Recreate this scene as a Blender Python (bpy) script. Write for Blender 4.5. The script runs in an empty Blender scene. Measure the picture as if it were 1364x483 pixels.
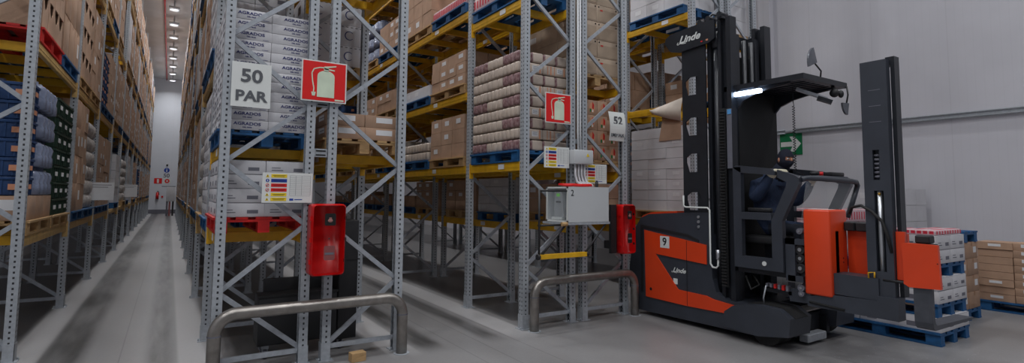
import bpy, bmesh, math, random
from mathutils import Vector, Matrix, Euler
random.seed(7)
C = bpy.context.scene.collection
PI = math.pi
W_, H_ = 1364, 483
# ---------------------------------------------------------------- camera
FPX, CY, YAW, PITCH, ROLL, CAMH = 706.8, 205.6, 0.571, 0.074, 0.009, 1.6
fw = Vector((math.sin(YAW)*math.cos(PITCH), math.cos(YAW)*math.cos(PITCH), math.sin(PITCH)))
r0 = Vector((math.cos(YAW), -math.sin(YAW), 0)); u0 = r0.cross(fw)
rt = r0*math.cos(ROLL)+u0*math.sin(ROLL); up = -r0*math.sin(ROLL)+u0*math.cos(ROLL)
cam = bpy.data.objects.new('camera', bpy.data.cameras.new('camera')); C.objects.link(cam)
M = Matrix(((rt.x, up.x, -fw.x, 0), (rt.y, up.y, -fw.y, 0), (rt.z, up.z, -fw.z, CAMH), (0, 0, 0, 1)))
cam.matrix_world = M
cam.data.sensor_width = 36; cam.data.lens = 36*FPX/W_; cam.data.shift_y = -(H_/2-CY)/W_
cam.data.clip_start = .05; cam.data.clip_end = 200
bpy.context.scene.camera = cam
def pr(x, y, z):
    d = Vector((x, y, z-CAMH)); w = d.dot(fw)
    if w < .05: return None
    return (W_/2+FPX*d.dot(rt)/w, CY-FPX*d.dot(up)/w, w)
def inview(x, y, z, m=60):
    p = pr(x, y, z)
    return p is not None and -m < p[0] < W_+m and -m < p[1] < H_+m
def boxview(x0, x1, y0, y1, z0, z1, m=40):
    ps = [pr(x, y, z) for x in (x0, x1) for y in (y0, y1) for z in (z0, z1)]
    ps = [p for p in ps if p]
    if not ps: return 0
    a, b = min(p[0] for p in ps), max(p[0] for p in ps); c, d = min(p[1] for p in ps), max(p[1] for p in ps)
    if b < -m or a > W_+m or d < -m or c > H_+m: return 0
    return max(d-c, 1)
# ---------------------------------------------------------------- materials
MATS = {}
def srgb(c):
    return tuple((v/12.92 if v <= .04045 else ((v+.055)/1.055)**2.4) for v in c)
def mat(name, col, rough=.6, metal=0, var=.12, scale=8, bump=0, bscale=60, spec=.5, emit=None, estr=0, alpha=1, trans=0, col2=None, stretch=(1, 1, 1), tint=0):
    if name in MATS: return MATS[name]
    m = bpy.data.materials.new(name); m.use_nodes = True; nt = m.node_tree; n = nt.nodes; l = nt.links
    b = n['Principled BSDF']; c = srgb(col)
    tc = n.new('ShaderNodeTexCoord'); mp = n.new('ShaderNodeMapping'); mp.inputs['Scale'].default_value = stretch
    l.new(tc.outputs['Object'], mp.inputs[0])
    nz = n.new('ShaderNodeTexNoise'); nz.inputs['Scale'].default_value = scale; nz.inputs['Detail'].default_value = 5
    l.new(mp.outputs[0], nz.inputs['Vector'])
    rp = n.new('ShaderNodeValToRGB'); rp.color_ramp.elements[0].position = .3; rp.color_ramp.elements[1].position = .72
    k = srgb(col2) if col2 else tuple(v*(1-var) for v in c)
    rp.color_ramp.elements[0].color = (*k, 1)
    rp.color_ramp.elements[1].color = (*[min(v*(1+var*.6), 1) for v in c], 1)
    l.new(nz.outputs['Fac'], rp.inputs[0])
    out = rp.outputs[0]
    if tint:
        oi = n.new('ShaderNodeObjectInfo'); mr = n.new('ShaderNodeMapRange'); mr.inputs['To Min'].default_value = 1-tint; mr.inputs['To Max'].default_value = 1+tint*.6
        l.new(oi.outputs['Random'], mr.inputs['Value'])
        vm = n.new('ShaderNodeVectorMath'); vm.operation = 'SCALE'; l.new(out, vm.inputs[0]); l.new(mr.outputs[0], vm.inputs['Scale']); out = vm.outputs[0]
    l.new(out, b.inputs['Base Color'])
    b.inputs['Roughness'].default_value = rough; b.inputs['Metallic'].default_value = metal
    b.inputs['Specular IOR Level'].default_value = spec
    if trans: b.inputs['Transmission Weight'].default_value = trans; b.inputs['IOR'].default_value = 1.05
    if alpha < 1: b.inputs['Alpha'].default_value = alpha
    if emit: b.inputs['Emission Color'].default_value = (*srgb(emit), 1); b.inputs['Emission Strength'].default_value = estr
    if bump:
        nb = n.new('ShaderNodeTexNoise'); nb.inputs['Scale'].default_value = bscale; nb.inputs['Detail'].default_value = 3
        l.new(mp.outputs[0], nb.inputs['Vector']); bp = n.new('ShaderNodeBump'); bp.inputs['Strength'].default_value = bump; bp.inputs['Distance'].default_value = .01
        l.new(nb.outputs['Fac'], bp.inputs['Height']); l.new(bp.outputs[0], b.inputs['Normal'])
    MATS[name] = m; return m
def math_node(nt, op, a, b=None, c=None):
    nd = nt.nodes.new('ShaderNodeMath'); nd.operation = op
    for i, v in enumerate((a, b, c)):
        if v is None: continue
        if isinstance(v, (int, float)): nd.inputs[i].default_value = v
        else: nt.links.new(v, nd.inputs[i])
    return nd.outputs[0]
GALV = mat('galvanized_steel', (.68, .70, .725), .45, .2, .16, 25)
GALVD = mat('galvanized_brace', (.66, .68, .71), .42, .25, .15, 25)
def perforated():
    m = mat('perforated_galvanized_steel', (.68, .70, .725), .45, .2, .14, 25)
    nt = m.node_tree; b = nt.nodes['Principled BSDF']; src = b.inputs['Base Color'].links[0].from_socket
    tc = nt.nodes.new('ShaderNodeTexCoord'); sx = nt.nodes.new('ShaderNodeSeparateXYZ'); nt.links.new(tc.outputs['Object'], sx.inputs[0])
    ns = nt.nodes.new('ShaderNodeSeparateXYZ'); nt.links.new(tc.outputs['Normal'], ns.inputs[0])
    z = math_node(nt, 'FRACT', math_node(nt, 'DIVIDE', sx.outputs[2], .05)); dz = math_node(nt, 'ABSOLUTE', math_node(nt, 'SUBTRACT', z, .5))
    hz = math_node(nt, 'LESS_THAN', dz, .2)
    ay = math_node(nt, 'ABSOLUTE', math_node(nt, 'SUBTRACT', math_node(nt, 'ABSOLUTE', sx.outputs[1]), .022)); hy = math_node(nt, 'LESS_THAN', ay, .007)
    ax = math_node(nt, 'ABSOLUTE', sx.outputs[0]); hx = math_node(nt, 'LESS_THAN', ax, .008)
    nx = math_node(nt, 'GREATER_THAN', math_node(nt, 'ABSOLUTE', ns.outputs[0]), .5); ny = math_node(nt, 'GREATER_THAN', math_node(nt, 'ABSOLUTE', ns.outputs[1]), .5)
    f = math_node(nt, 'MULTIPLY', hz, math_node(nt, 'MAXIMUM', math_node(nt, 'MULTIPLY', hy, nx), math_node(nt, 'MULTIPLY', hx, ny)))
    mx = nt.nodes.new('ShaderNodeMix'); mx.data_type = 'RGBA'; nt.links.new(f, mx.inputs[0]); nt.links.new(src, mx.inputs[6]); mx.inputs[7].default_value = (.03, .03, .035, 1)
    nt.links.new(mx.outputs[2], b.inputs['Base Color']); return m
PERF = perforated()
YEL = mat('yellow_beam_paint', (.86, .66, .12), .45, 0, .15, 10)
TAN = mat('pale_ochre_beam_paint', (.80, .66, .42), .5, 0, .22, 12)
KRAFT = mat('kraft_cardboard', (.69, .56, .465), .8, 0, .13, 6, .15, tint=.16)
KRAFTD = mat('kraft_tape', (.60, .45, .33), .6, 0, .1, 6)  # brown of the carton tape, also used for small print marks
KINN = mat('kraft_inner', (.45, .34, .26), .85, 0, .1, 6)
WHT = mat('white_carton_board', (.80, .795, .81), .7, 0, .06, 5, .1, tint=.06)
LAB = mat('paper_label', (.86, .86, .87), .6, 0, .04, 20)
NAVY = mat('navy_print', (.12, .15, .42), .6, 0, .1)
GREYP = mat('grey_print', (.42, .42, .46), .7, 0, .1)
WOOD = mat('pallet_wood', (.74, .60, .42), .75, 0, .25, 12, .2, stretch=(1, 6, 6), tint=.12)
BLUE = mat('blue_pallet_paint', (.10, .34, .54), .6, 0, .3, 14, .15, tint=.1)
REDP = mat('red_pallet_paint', (.78, .10, .09), .55, 0, .2, 14)
BLK = mat('black_plastic', (.13, .13, .14), .55, 0, .2, 10)
TBLK = mat('truck_charcoal_paint', (.215, .23, .265), .42, 0, .14, 5)
TBLK2 = mat('mast_black_steel', (.145, .155, .18), .38, .2, .18, 9)
ORG = mat('truck_orange_paint', (.86, .26, .10), .38, 0, .06, 3)
RUB = mat('black_rubber', (.11, .11, .115), .7, 0, .2, 20)
STEEL = mat('brushed_steel_pipe', (.58, .56, .54), .33, .75, .22, 14)
CHR = mat('bright_metal', (.75, .76, .78), .3, .8, .1, 10)
REDB = mat('red_extinguisher_case', (.80, .055, .06), .3, 0, .08, 6)
REDS = mat('red_sign', (.86, .09, .09), .45, 0, .04, 6)
SWH = mat('sign_white', (.86, .87, .86), .5, 0, .04, 6)
SYEL = mat('sign_yellow', (.92, .80, .16), .5); SBLU = mat('sign_blue', (.10, .25, .62), .5); SGRN = mat('sign_green', (.02, .45, .27), .5)
SBLK = mat('sign_black', (.12, .12, .13), .5); SGRY = mat('sign_grey', (.35, .36, .38), .5)
GREY = mat('cabinet_grey', (.77, .78, .79), .45, 0, .03, 3)
DARK = mat('dark_opening', (.05, .05, .055), .8)
GLASS = mat('clear_polycarbonate', (.85, .88, .9), .08, 0, .02, 3, alpha=.13)
CRT_B = mat('blue_plastic', (.12, .25, .43), .45, 0, .2, 10, tint=.1)
CRT_G = mat('green_plastic', (.13, .24, .19), .5, 0, .2, 10)
FILM = mat('grey_blue_film', (.52, .56, .66), .25, 0, .25, 14, .6, 30)
WFILM = mat('white_film_sack', (.76, .74, .73), .4, 0, .15, 14, .8, 22)
BEIGE = mat('beige_wrapped_roll', (.75, .69, .64), .5, 0, .06, 20, .3, 60)
BEIGE2 = mat('beige_tray_side', (.77, .73, .68), .6, 0, .05, 20)
ORPR = mat('salmon_print', (.80, .55, .42), .6); MAR = mat('maroon_print', (.38, .22, .24), .5, 0, .4, 30, col2=(.62, .52, .52))
NAVYF = mat('navy_work_jacket', (.13, .19, .30), .8, 0, .25, 12, .5, 40)
BALAC = mat('navy_balaclava_knit', (.07, .09, .16), .85, 0, .2, 30, .4, 200)
SKIN = mat('skin', (.72, .50, .40), .55, 0, .06, 20); GLOVE = mat('cream_work_glove', (.80, .77, .68), .75, 0, .1, 30, .3, 100)
TROU = mat('dark_work_trousers', (.10, .12, .17), .8)
LENS = mat('lamp_diffuser', (.9, .9, .92), .5, emit=(.93, .96, 1), estr=1.1)
LEDM = mat('led_bar_light', (.9, .95, 1), .4, emit=(.78, .88, 1.0), estr=30)
# floor
def floor_mat():
    m = bpy.data.materials.new('polished_concrete'); m.use_nodes = True; nt = m.node_tree; n = nt.nodes; l = nt.links; b = n['Principled BSDF']
    tc = n.new('ShaderNodeTexCoord'); sx = n.new('ShaderNodeSeparateXYZ'); l.new(tc.outputs['Object'], sx.inputs[0])
    X, Y = sx.outputs[0], sx.outputs[1]
    def noise(scale, st, det=5):
        mp = n.new('ShaderNodeMapping'); mp.inputs['Scale'].default_value = st; l.new(tc.outputs['Object'], mp.inputs[0])
        t = n.new('ShaderNodeTexNoise'); t.inputs['Scale'].default_value = scale; t.inputs['Detail'].default_value = det; l.new(mp.outputs[0], t.inputs['Vector']); return t.outputs['Fac']
    n1 = noise(.9, (1, .5, 1), 8); n2 = noise(9, (1, .12, 1), 4); n3 = noise(30, (1, 1, 1), 4)
    def band(v, a, b_, s=.05):
        p = n.new('ShaderNodeMapRange'); p.interpolation_type = 'SMOOTHSTEP'; l.new(v, p.inputs[0]); p.inputs[1].default_value = a-s; p.inputs[2].default_value = a+s
        q = n.new('ShaderNodeMapRange'); q.interpolation_type = 'SMOOTHSTEP'; l.new(v, q.inputs[0]); q.inputs[1].default_value = b_-s; q.inputs[2].default_value = b_+s; q.inputs[3].default_value = 1; q.inputs[4].default_value = 0
        return math_node(nt, 'MULTIPLY', p.outputs[0], q.outputs[0])
    base = math_node(nt, 'ADD', math_node(nt, 'MULTIPLY', n1, .24), .09)
    base = math_node(nt, 'ADD', base, math_node(nt, 'MULTIPLY', n3, .05))
    iny = band(Y, 5.2, 60, .25)
    def addb(base, msk, amt): return math_node(nt, 'MULTIPLY_ADD', msk, amt, base)
    # light dusty strips at the foot of the racks, dark tyre tracks in the aisles
    for a, c in ((-1.24, -.97), (.14, .50), (1.9, 2.2), (3.3, 3.62)):
        base = addb(base, math_node(nt, 'MULTIPLY', band(X, a, c, .02), iny), .15)
    streak = math_node(nt, 'MULTIPLY', n2, -.27)
    for a, c in ((-.97, -.62), (-.12, .10), (2.25, 2.5), (3.0, 3.2)):
        base = math_node(nt, 'ADD', base, math_node(nt, 'MULTIPLY', math_node(nt, 'MULTIPLY', band(X, a, c, .06), iny), streak))
    # shade under the racks painted into the floor, on top of darker dusty concrete
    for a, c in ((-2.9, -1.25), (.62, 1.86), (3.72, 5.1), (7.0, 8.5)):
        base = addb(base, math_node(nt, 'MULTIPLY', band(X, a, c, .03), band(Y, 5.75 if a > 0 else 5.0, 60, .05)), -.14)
    cmb = n.new('ShaderNodeCombineColor'); l.new(math_node(nt, 'MULTIPLY', base, 1.0), cmb.inputs[0]); l.new(math_node(nt, 'MULTIPLY', base, .985), cmb.inputs[1]); l.new(math_node(nt, 'MULTIPLY', base, .985), cmb.inputs[2])
    l.new(cmb.outputs[0], b.inputs['Base Color'])
    for a in (-.33, 2.62, 2.9, 3.28):      # saw cut joints
        base_j = math_node(nt, 'LESS_THAN', math_node(nt, 'ABSOLUTE', math_node(nt, 'SUBTRACT', X, a)), .006); base = math_node(nt, 'MULTIPLY_ADD', base_j, -.07, base)
    sp = math_node(nt, 'GREATER_THAN', noise(38, (1, 1, 1), 2), .70); chalk = math_node(nt, 'MULTIPLY', math_node(nt, 'MULTIPLY', sp, band(X, 5.2, 7.4, .3)), band(Y, 1.8, 3.1, .2)); base = math_node(nt, 'MULTIPLY_ADD', chalk, .3, base)
    l.new(base, cmb.inputs[0]); l.new(math_node(nt, 'MULTIPLY', base, .975), cmb.inputs[1]); l.new(math_node(nt, 'MULTIPLY', base, .985), cmb.inputs[2])
    rr = math_node(nt, 'MULTIPLY_ADD', n1, .25, .22); l.new(rr, b.inputs['Roughness'])
    return m
def wall_mat(name, axis, col):
    m = mat(name, col, .45, 0, .04, 1.5); nt = m.node_tree; b = nt.nodes['Principled BSDF']; src = b.inputs['Base Color'].links[0].from_socket
    tc = nt.nodes.new('ShaderNodeTexCoord'); sx = nt.nodes.new('ShaderNodeSeparateXYZ'); nt.links.new(tc.outputs['Object'], sx.inputs[0])
    fr = math_node(nt, 'FRACT', math_node(nt, 'DIVIDE', sx.outputs[axis], 1.15)); s1 = math_node(nt, 'LESS_THAN', fr, .012)
    f2 = math_node(nt, 'FRACT', math_node(nt, 'DIVIDE', sx.outputs[axis], .115)); s2 = math_node(nt, 'MULTIPLY', math_node(nt, 'LESS_THAN', f2, .12), .28)
    f = math_node(nt, 'MULTIPLY', math_node(nt, 'MAXIMUM', s1, s2), .09)
    mx = nt.nodes.new('ShaderNodeMix'); mx.data_type = 'RGBA'; nt.links.new(f, mx.inputs[0]); nt.links.new(src, mx.inputs[6]); mx.inputs[7].default_value = (.12, .12, .13, 1)
    nt.links.new(mx.outputs[2], b.inputs['Base Color']); return m
# ---------------------------------------------------------------- mesh builder
class MB:
    def __init__(s): s.v = []; s.f = []; s.m = []; s.sm = []; s.T = None
    def add(s, vs, fs, mi=0, smooth=False):
        o = len(s.v)
        s.v += [tuple(s.T @ Vector(p)) if s.T else tuple(p) for p in vs]
        for f in fs: s.f.append([o+i for i in f]); s.m.append(mi); s.sm.append(smooth)
    def box(s, x0, x1, y0, y1, z0, z1, mi=0):
        s.add([(x0, y0, z0), (x1, y0, z0), (x1, y1, z0), (x0, y1, z0), (x0, y0, z1), (x1, y0, z1), (x1, y1, z1), (x0, y1, z1)],
              [(0, 3, 2, 1), (4, 5, 6, 7), (0, 1, 5, 4), (1, 2, 6, 5), (2, 3, 7, 6), (3, 0, 4, 7)], mi)
    def rbox(s, x0, x1, y0, y1, z0, z1, r=.01, seg=2, mi=0):
        bm = bmesh.new(); bmesh.ops.create_cube(bm, size=1)
        for v in bm.verts: v.co = Vector((x0+(v.co.x+.5)*(x1-x0), y0+(v.co.y+.5)*(y1-y0), z0+(v.co.z+.5)*(z1-z0)))
        bmesh.ops.bevel(bm, geom=bm.edges[:], offset=r, segments=seg, affect='EDGES', profile=.5)
        bm.verts.index_update(); s.add([v.co[:] for v in bm.verts], [[v.index for v in f.verts] for f in bm.faces], mi, seg > 1); bm.free()
    def bar(s, p, q, w, h, mi=0, upv=(0, 0, 1)):
        p, q = Vector(p), Vector(q); d = (q-p).normalized(); a = d.cross(Vector(upv))
        if a.length < 1e-3: a = d.cross(Vector((0, 1, 0)))
        a.normalize(); b = a.cross(d).normalized(); vs = []
        for c in (p, q):
            for i, j in ((-1, -1), (1, -1), (1, 1), (-1, 1)): vs.append(c+a*(i*w/2)+b*(j*h/2))
        s.add(vs, [(0, 1, 2, 3), (7, 6, 5, 4), (0, 4, 5, 1), (1, 5, 6, 2), (2, 6, 7, 3), (3, 7, 4, 0)], mi)
    def prism(s, poly, ax, a, b, mi=0, smooth=False, mi2=None):
        def P(u, v, w): return {'x': (w, u, v), 'y': (u, w, v), 'z': (u, v, w)}[ax]
        n = len(poly); vs = [P(u, v, a) for u, v in poly]+[P(u, v, b) for u, v in poly]
        s.add(vs, [list(range(n)), list(range(2*n-1, n-1, -1))], mi)
        o = len(s.v)-2*n
        for i in range(n):
            j = (i+1) % n; s.f.append([o+i, o+j, o+n+j, o+n+i]); s.m.append(mi if mi2 is None else mi2); s.sm.append(smooth)
    def rring(s, poly, hole, ax, a, b, mi=0):      # frame plate: outer and inner loops with same count
        def P(u, v, w): return {'x': (w, u, v), 'y': (u, w, v), 'z': (u, v, w)}[ax]
        n = len(poly); vs = [P(u, v, a) for u, v in poly]+[P(u, v, a) for u, v in hole]+[P(u, v, b) for u, v in poly]+[P(u, v, b) for u, v in hole]; fs = []
        for i in range(n):
            j = (i+1) % n
            fs += [(i, j, n+j, n+i), (2*n+i, 3*n+i, 3*n+j, 2*n+j), (i, 2*n+i, 2*n+j, j), (n+i, n+j, 3*n+j, 3*n+i)]
        s.add(vs, fs, mi)
    def tube(s, path, r, n=8, mi=0, cap=True):
        path = [Vector(p) for p in path]; rs = r if isinstance(r, (list, tuple)) else [r]*len(path); vs = []; pa = None
        for i, p in enumerate(path):
            d = ((path[min(i+1, len(path)-1)]-p).normalized()+(p-path[max(i-1, 0)]).normalized())
            d = d.normalized() if d.length > 1e-6 else Vector((0, 0, 1))
            if pa is None:
                a = d.cross(Vector((0, 0, 1)));
                if a.length < 1e-2: a = d.cross(Vector((1, 0, 0)))
            else: a = pa-d*pa.dot(d)
            a.normalize(); pa = a; b = d.cross(a)
            for k in range(n): t = 2*PI*k/n; vs.append(p+(a*math.cos(t)+b*math.sin(t))*rs[i])
        fs = [(i*n+k, i*n+(k+1) % n, (i+1)*n+(k+1) % n, (i+1)*n+k) for i in range(len(path)-1) for k in range(n)]
        s.add(vs, fs, mi, True)
        if cap:
            o = len(s.v)-len(vs); s.f.append([o+k for k in range(n)][::-1]); s.m.append(mi); s.sm.append(False)
            s.f.append([o+(len(path)-1)*n+k for k in range(n)]); s.m.append(mi); s.sm.append(False)
    def cyl(s, p, q, r, n=16, mi=0): s.tube([p, q], r, n, mi)
    def ball(s, c, r, nu=12, nv=8, mi=0, fn=None):
        rx, ry, rz = (r, r, r) if isinstance(r, (int, float)) else r; vs = []
        for j in range(nv+1):
            ph = -PI/2+PI*j/nv
            for i in range(nu):
                th = 2*PI*i/nu; x, y, z = math.cos(ph)*math.cos(th), math.cos(ph)*math.sin(th), math.sin(ph)
                k = fn(x, y, z) if fn else 1
                vs.append((c[0]+rx*x*k, c[1]+ry*y*k, c[2]+rz*z*k))
        s.add(vs, [(j*nu+i, j*nu+(i+1) % nu, (j+1)*nu+(i+1) % nu, (j+1)*nu+i) for j in range(nv) for i in range(nu)], mi, True)
    def text(s, txt, size, o, right=(1, 0, 0), upv=(0, 0, 1), depth=.001, mi=0, bold=0, shear=0, center=True, squeeze=1):
        cu = bpy.data.curves.new('t', 'FONT'); cu.body = txt; cu.size = size; cu.offset = bold; cu.shear = shear; cu.extrude = depth/2; cu.resolution_u = 3
        if center: cu.align_x = 'CENTER'; cu.align_y = 'CENTER'
        ob = bpy.data.objects.new('t', cu); me = ob.to_mesh()
        R_, U_ = Vector(right).normalized(), Vector(upv).normalized(); N_ = R_.cross(U_)
        O_ = Vector(o); T0 = s.T
        s.add([O_+R_*v.co.x*squeeze+U_*v.co.y+N_*v.co.z for v in me.vertices], [list(p.vertices) for p in me.polygons], mi)
        ob.to_mesh_clear(); bpy.data.objects.remove(ob); bpy.data.curves.remove(cu)
    def mesh(s, name, mats, origin=(0, 0, 0)):
        me = bpy.data.meshes.new(name); o = Vector(origin)
        me.from_pydata([(Vector(v)-o)[:] for v in s.v], [], s.f); me.update()
        for m in (mats if isinstance(mats, (list, tuple)) else [mats]): me.materials.append(m)
        me.polygons.foreach_set('material_index', s.m); me.polygons.foreach_set('use_smooth', s.sm)
        bm = bmesh.new(); bm.from_mesh(me); bmesh.ops.recalc_face_normals(bm, faces=bm.faces); bm.to_mesh(me); bm.free()
        return me
    def build(s, name, mats, parent=None, origin=None):
        if origin is None:
            xs = list(zip(*s.v)); lo = [min(a) for a in xs]; hi = [max(a) for a in xs]
            origin = ((lo[0]+hi[0])/2, (lo[1]+hi[1])/2, lo[2] if not parent else (lo[2]+hi[2])/2)
        me = s.mesh(name, mats, origin); ob = bpy.data.objects.new(name, me); C.objects.link(ob)
        pw = wloc(parent) if parent else Vector((0, 0, 0))
        ob.parent = parent; ob.location = Vector(origin)-pw; ob['w'] = 0; del ob['w']
        return ob
def wloc(o):
    v = Vector((0, 0, 0))
    while o: v += Vector(o.location); o = o.parent
    return v
def tag(o, label=None, cat=None, group=None, kind=None):
    if label: o['label'] = label
    if cat: o['category'] = cat
    if group: o['group'] = group
    if kind: o['kind'] = kind
    return o
def thing(name, label, cat, loc, group=None, rz=0):
    o = bpy.data.objects.new(name, None); C.objects.link(o); o.location = loc; o.rotation_euler.z = rz; o.empty_display_size = .1
    return tag(o, label, cat, group)
def copy_tree(o, parent=None, loc=None):
    c = o.copy(); C.objects.link(c); c.parent = parent
    if loc is not None: c.location = loc
    for ch in o.children: copy_tree(ch, c)
    return c
def arc(cx, cy, r, a0, a1, n): return [(cx+r*math.cos(math.radians(a0+(a1-a0)*i/n)), cy+r*math.sin(math.radians(a0+(a1-a0)*i/n))) for i in range(n+1)]
def rrect(x0, x1, z0, z1, r, n=4):
    return arc(x1-r, z0+r, r, -90, 0, n)+arc(x1-r, z1-r, r, 0, 90, n)+arc(x0+r, z1-r, r, 90, 180, n)+arc(x0+r, z0+r, r, 180, 270, n)
ORD = ['first', 'second', 'third', 'fourth', 'fifth', 'sixth', 'seventh', 'eighth', 'ninth', 'tenth', 'eleventh', 'twelfth', 'thirteenth', 'fourteenth', 'fifteenth', 'sixteenth']
# ---------------------------------------------------------------- setting
ZC = 9.6; YE = 45.0; XR = 11.0; XL = -7.5
def struct(name, m, *b):
    k = MB(); k.box(*b); o = k.build(name, m, origin=(0, 0, 0)); return tag(o, kind='structure')
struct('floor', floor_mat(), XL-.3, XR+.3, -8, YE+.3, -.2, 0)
struct('ceiling', mat('ceiling_panel', (.90, .90, .90), .6, 0, .05, 2), XL-.3, XR+.3, -8, YE+.3, ZC, ZC+.2)
struct('wall_right', wall_mat('insulated_wall_panel', 1, (.79, .785, .81)), XR, XR+.25, -8, YE, 0, ZC)
struct('wall_back', wall_mat('insulated_wall_panel_end', 0, (.83, .84, .87)), XL, XR, YE, YE+.25, 0, ZC)
struct('wall_left', wall_mat('insulated_wall_panel_side', 1, (.80, .81, .84)), XL-.25, XL, -8, YE, 0, ZC)
struct('baseboard_back', GREYP, XL, XR, YE-.04, YE-.001, 0, .28)
k = MB()
for z in (2.93, 3.0):
    k.tube([(XR-.05, -7.9, z), (XR-.05, 6.08, z)], .016, 6); k.tube([(XR-.05, 6.3, z), (XR-.05, 14, z)], .016, 6)
k.box(XR-.04, XR-.001, -7.9, 14, 2.95, 2.985)
tag(k.build('trim_1', GALV), kind='structure')
k = MB(); k.box(XR-.16, XR-.001, 6.52, 6.78, .0, ZC-.01); tag(k.build('trim_2', MATS['insulated_wall_panel']), kind='structure')
k = MB(); k.tube([(-.55, 6, ZC-.1), (-.55, YE-.02, ZC-.1)], .03, 6)
tag(k.build('sprinkler_pipe', REDS), 'thin red pipe running along the ceiling above the long aisle', 'pipe')
# ---------------------------------------------------------------- lamps
def lamp(x, y, lab, power, grp):
    t = thing('high_bay_lamp', lab, 'lamp', (x, y, ZC-.42), grp)
    k = MB(); k.rbox(x-.2, x+.2, y-.2, y+.2, ZC-.4, ZC-.3, .03, 2); k.cyl((x, y, ZC-.3), (x, y, ZC-.005), .03, 8); k.build('housing', GREY, t)
    k = MB(); k.cyl((x, y, ZC-.42), (x, y, ZC-.4), .16, 20); k.build('diffuser', LENS, t)
    g = bpy.data.lights.new('lamp_glow', 'POINT'); g.energy = power*.13; g.shadow_soft_size = .14; g.color = (.98, .98, 1.0); og = bpy.data.objects.new('lamp_glow', g); C.objects.link(og); og.parent = t; og.location = (0, 0, -.2)
    l = bpy.data.lights.new('lamp_light', 'AREA'); l.shape = 'DISK'; l.size = .32; l.energy = power; l.color = (.96, .98, 1.0); l.spread = math.radians(150)
    o = bpy.data.objects.new('lamp_light', l); C.objects.link(o); o.parent = t; o.location = (0, 0, -.01)
PW = 95
for i in range(16): lamp(-.2, 6.5+2.45*i, f'white high bay lamp over the long aisle, {ORD[i]} from the near end', PW*(1.2 if i < 13 else 1.9), 'lamps over the long aisle')
for i in range(4): lamp(2.83, 7.5+5*i, f'white high bay lamp over the aisle between signs, {ORD[i]} from the near end', PW*3.2, 'lamps over the middle aisle')
for i in range(3): lamp(6.08, 9+5*i, f'white high bay lamp over the truck aisle, {ORD[i]} from the near end', PW*2.0, 'lamps over the truck aisle')
for i, y in enumerate((3.6, .6, -2.6)):
    for j, x in enumerate((-4.5, -1.0, 2.5, 6.0, 9.4)):
        lamp(x, y, f'white high bay lamp over the loading area, {ORD[i]} row, {ORD[j]} from the left', PW*(2.0 if x < 5 else 1.35), 'lamps over the loading area')
w = bpy.data.worlds.new('world'); bpy.context.scene.world = w; w.use_nodes = True
w.node_tree.nodes['Background'].inputs[0].default_value = (.74, .76, .86, 1); w.node_tree.nodes['Background'].inputs[1].default_value = .55
vs = bpy.context.scene.view_settings; vs.view_transform = 'Standard'; vs.look = 'None'; vs.gamma = 1; vs.use_curve_mapping = False; vs.exposure = -1.7
# ---------------------------------------------------------------- pallet racks
def upright_mesh(h):
    k = MB(); t = .006; a = .045; b = .04     # channel: web faces -X, lips on the inner side
    poly = [(-b, -a), (b, -a), (b, -a+.022), (b-t, -a+.022), (b-t, -a+t), (-b+t, -a+t), (-b+t, a-t), (b-t, a-t), (b-t, a-.022), (b, a-.022), (b, a), (-b, a)]
    k.prism(poly, 'z', 0, h); return k.mesh('upright', PERF)
def foot_mesh():
    k = MB(); k.box(-.07, .07, -.075, .075, 0, .008)
    k.box(-.046, -.041, -.052, .052, .008, .17); k.box(-.046, .04, -.052, -.046, .008, .17); k.box(-.046, .04, .046, .052, .008, .17)
    k.cyl((-.06, -.03, .008), (-.06, -.03, .03), .009, 6); k.cyl((.058, .03, .008), (.058, .03, .03), .009, 6)
    return k.mesh('foot_plate', GALV)
HT = 8.7
UPM, FTM = upright_mesh(HT), foot_mesh()
def child(name, me, parent, loc, rz=0):
    o = bpy.data.objects.new(name, me); C.objects.link(o); o.parent = parent; o.location = loc; o.rotation_euler.z = rz; return o
BRM = {}
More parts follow.
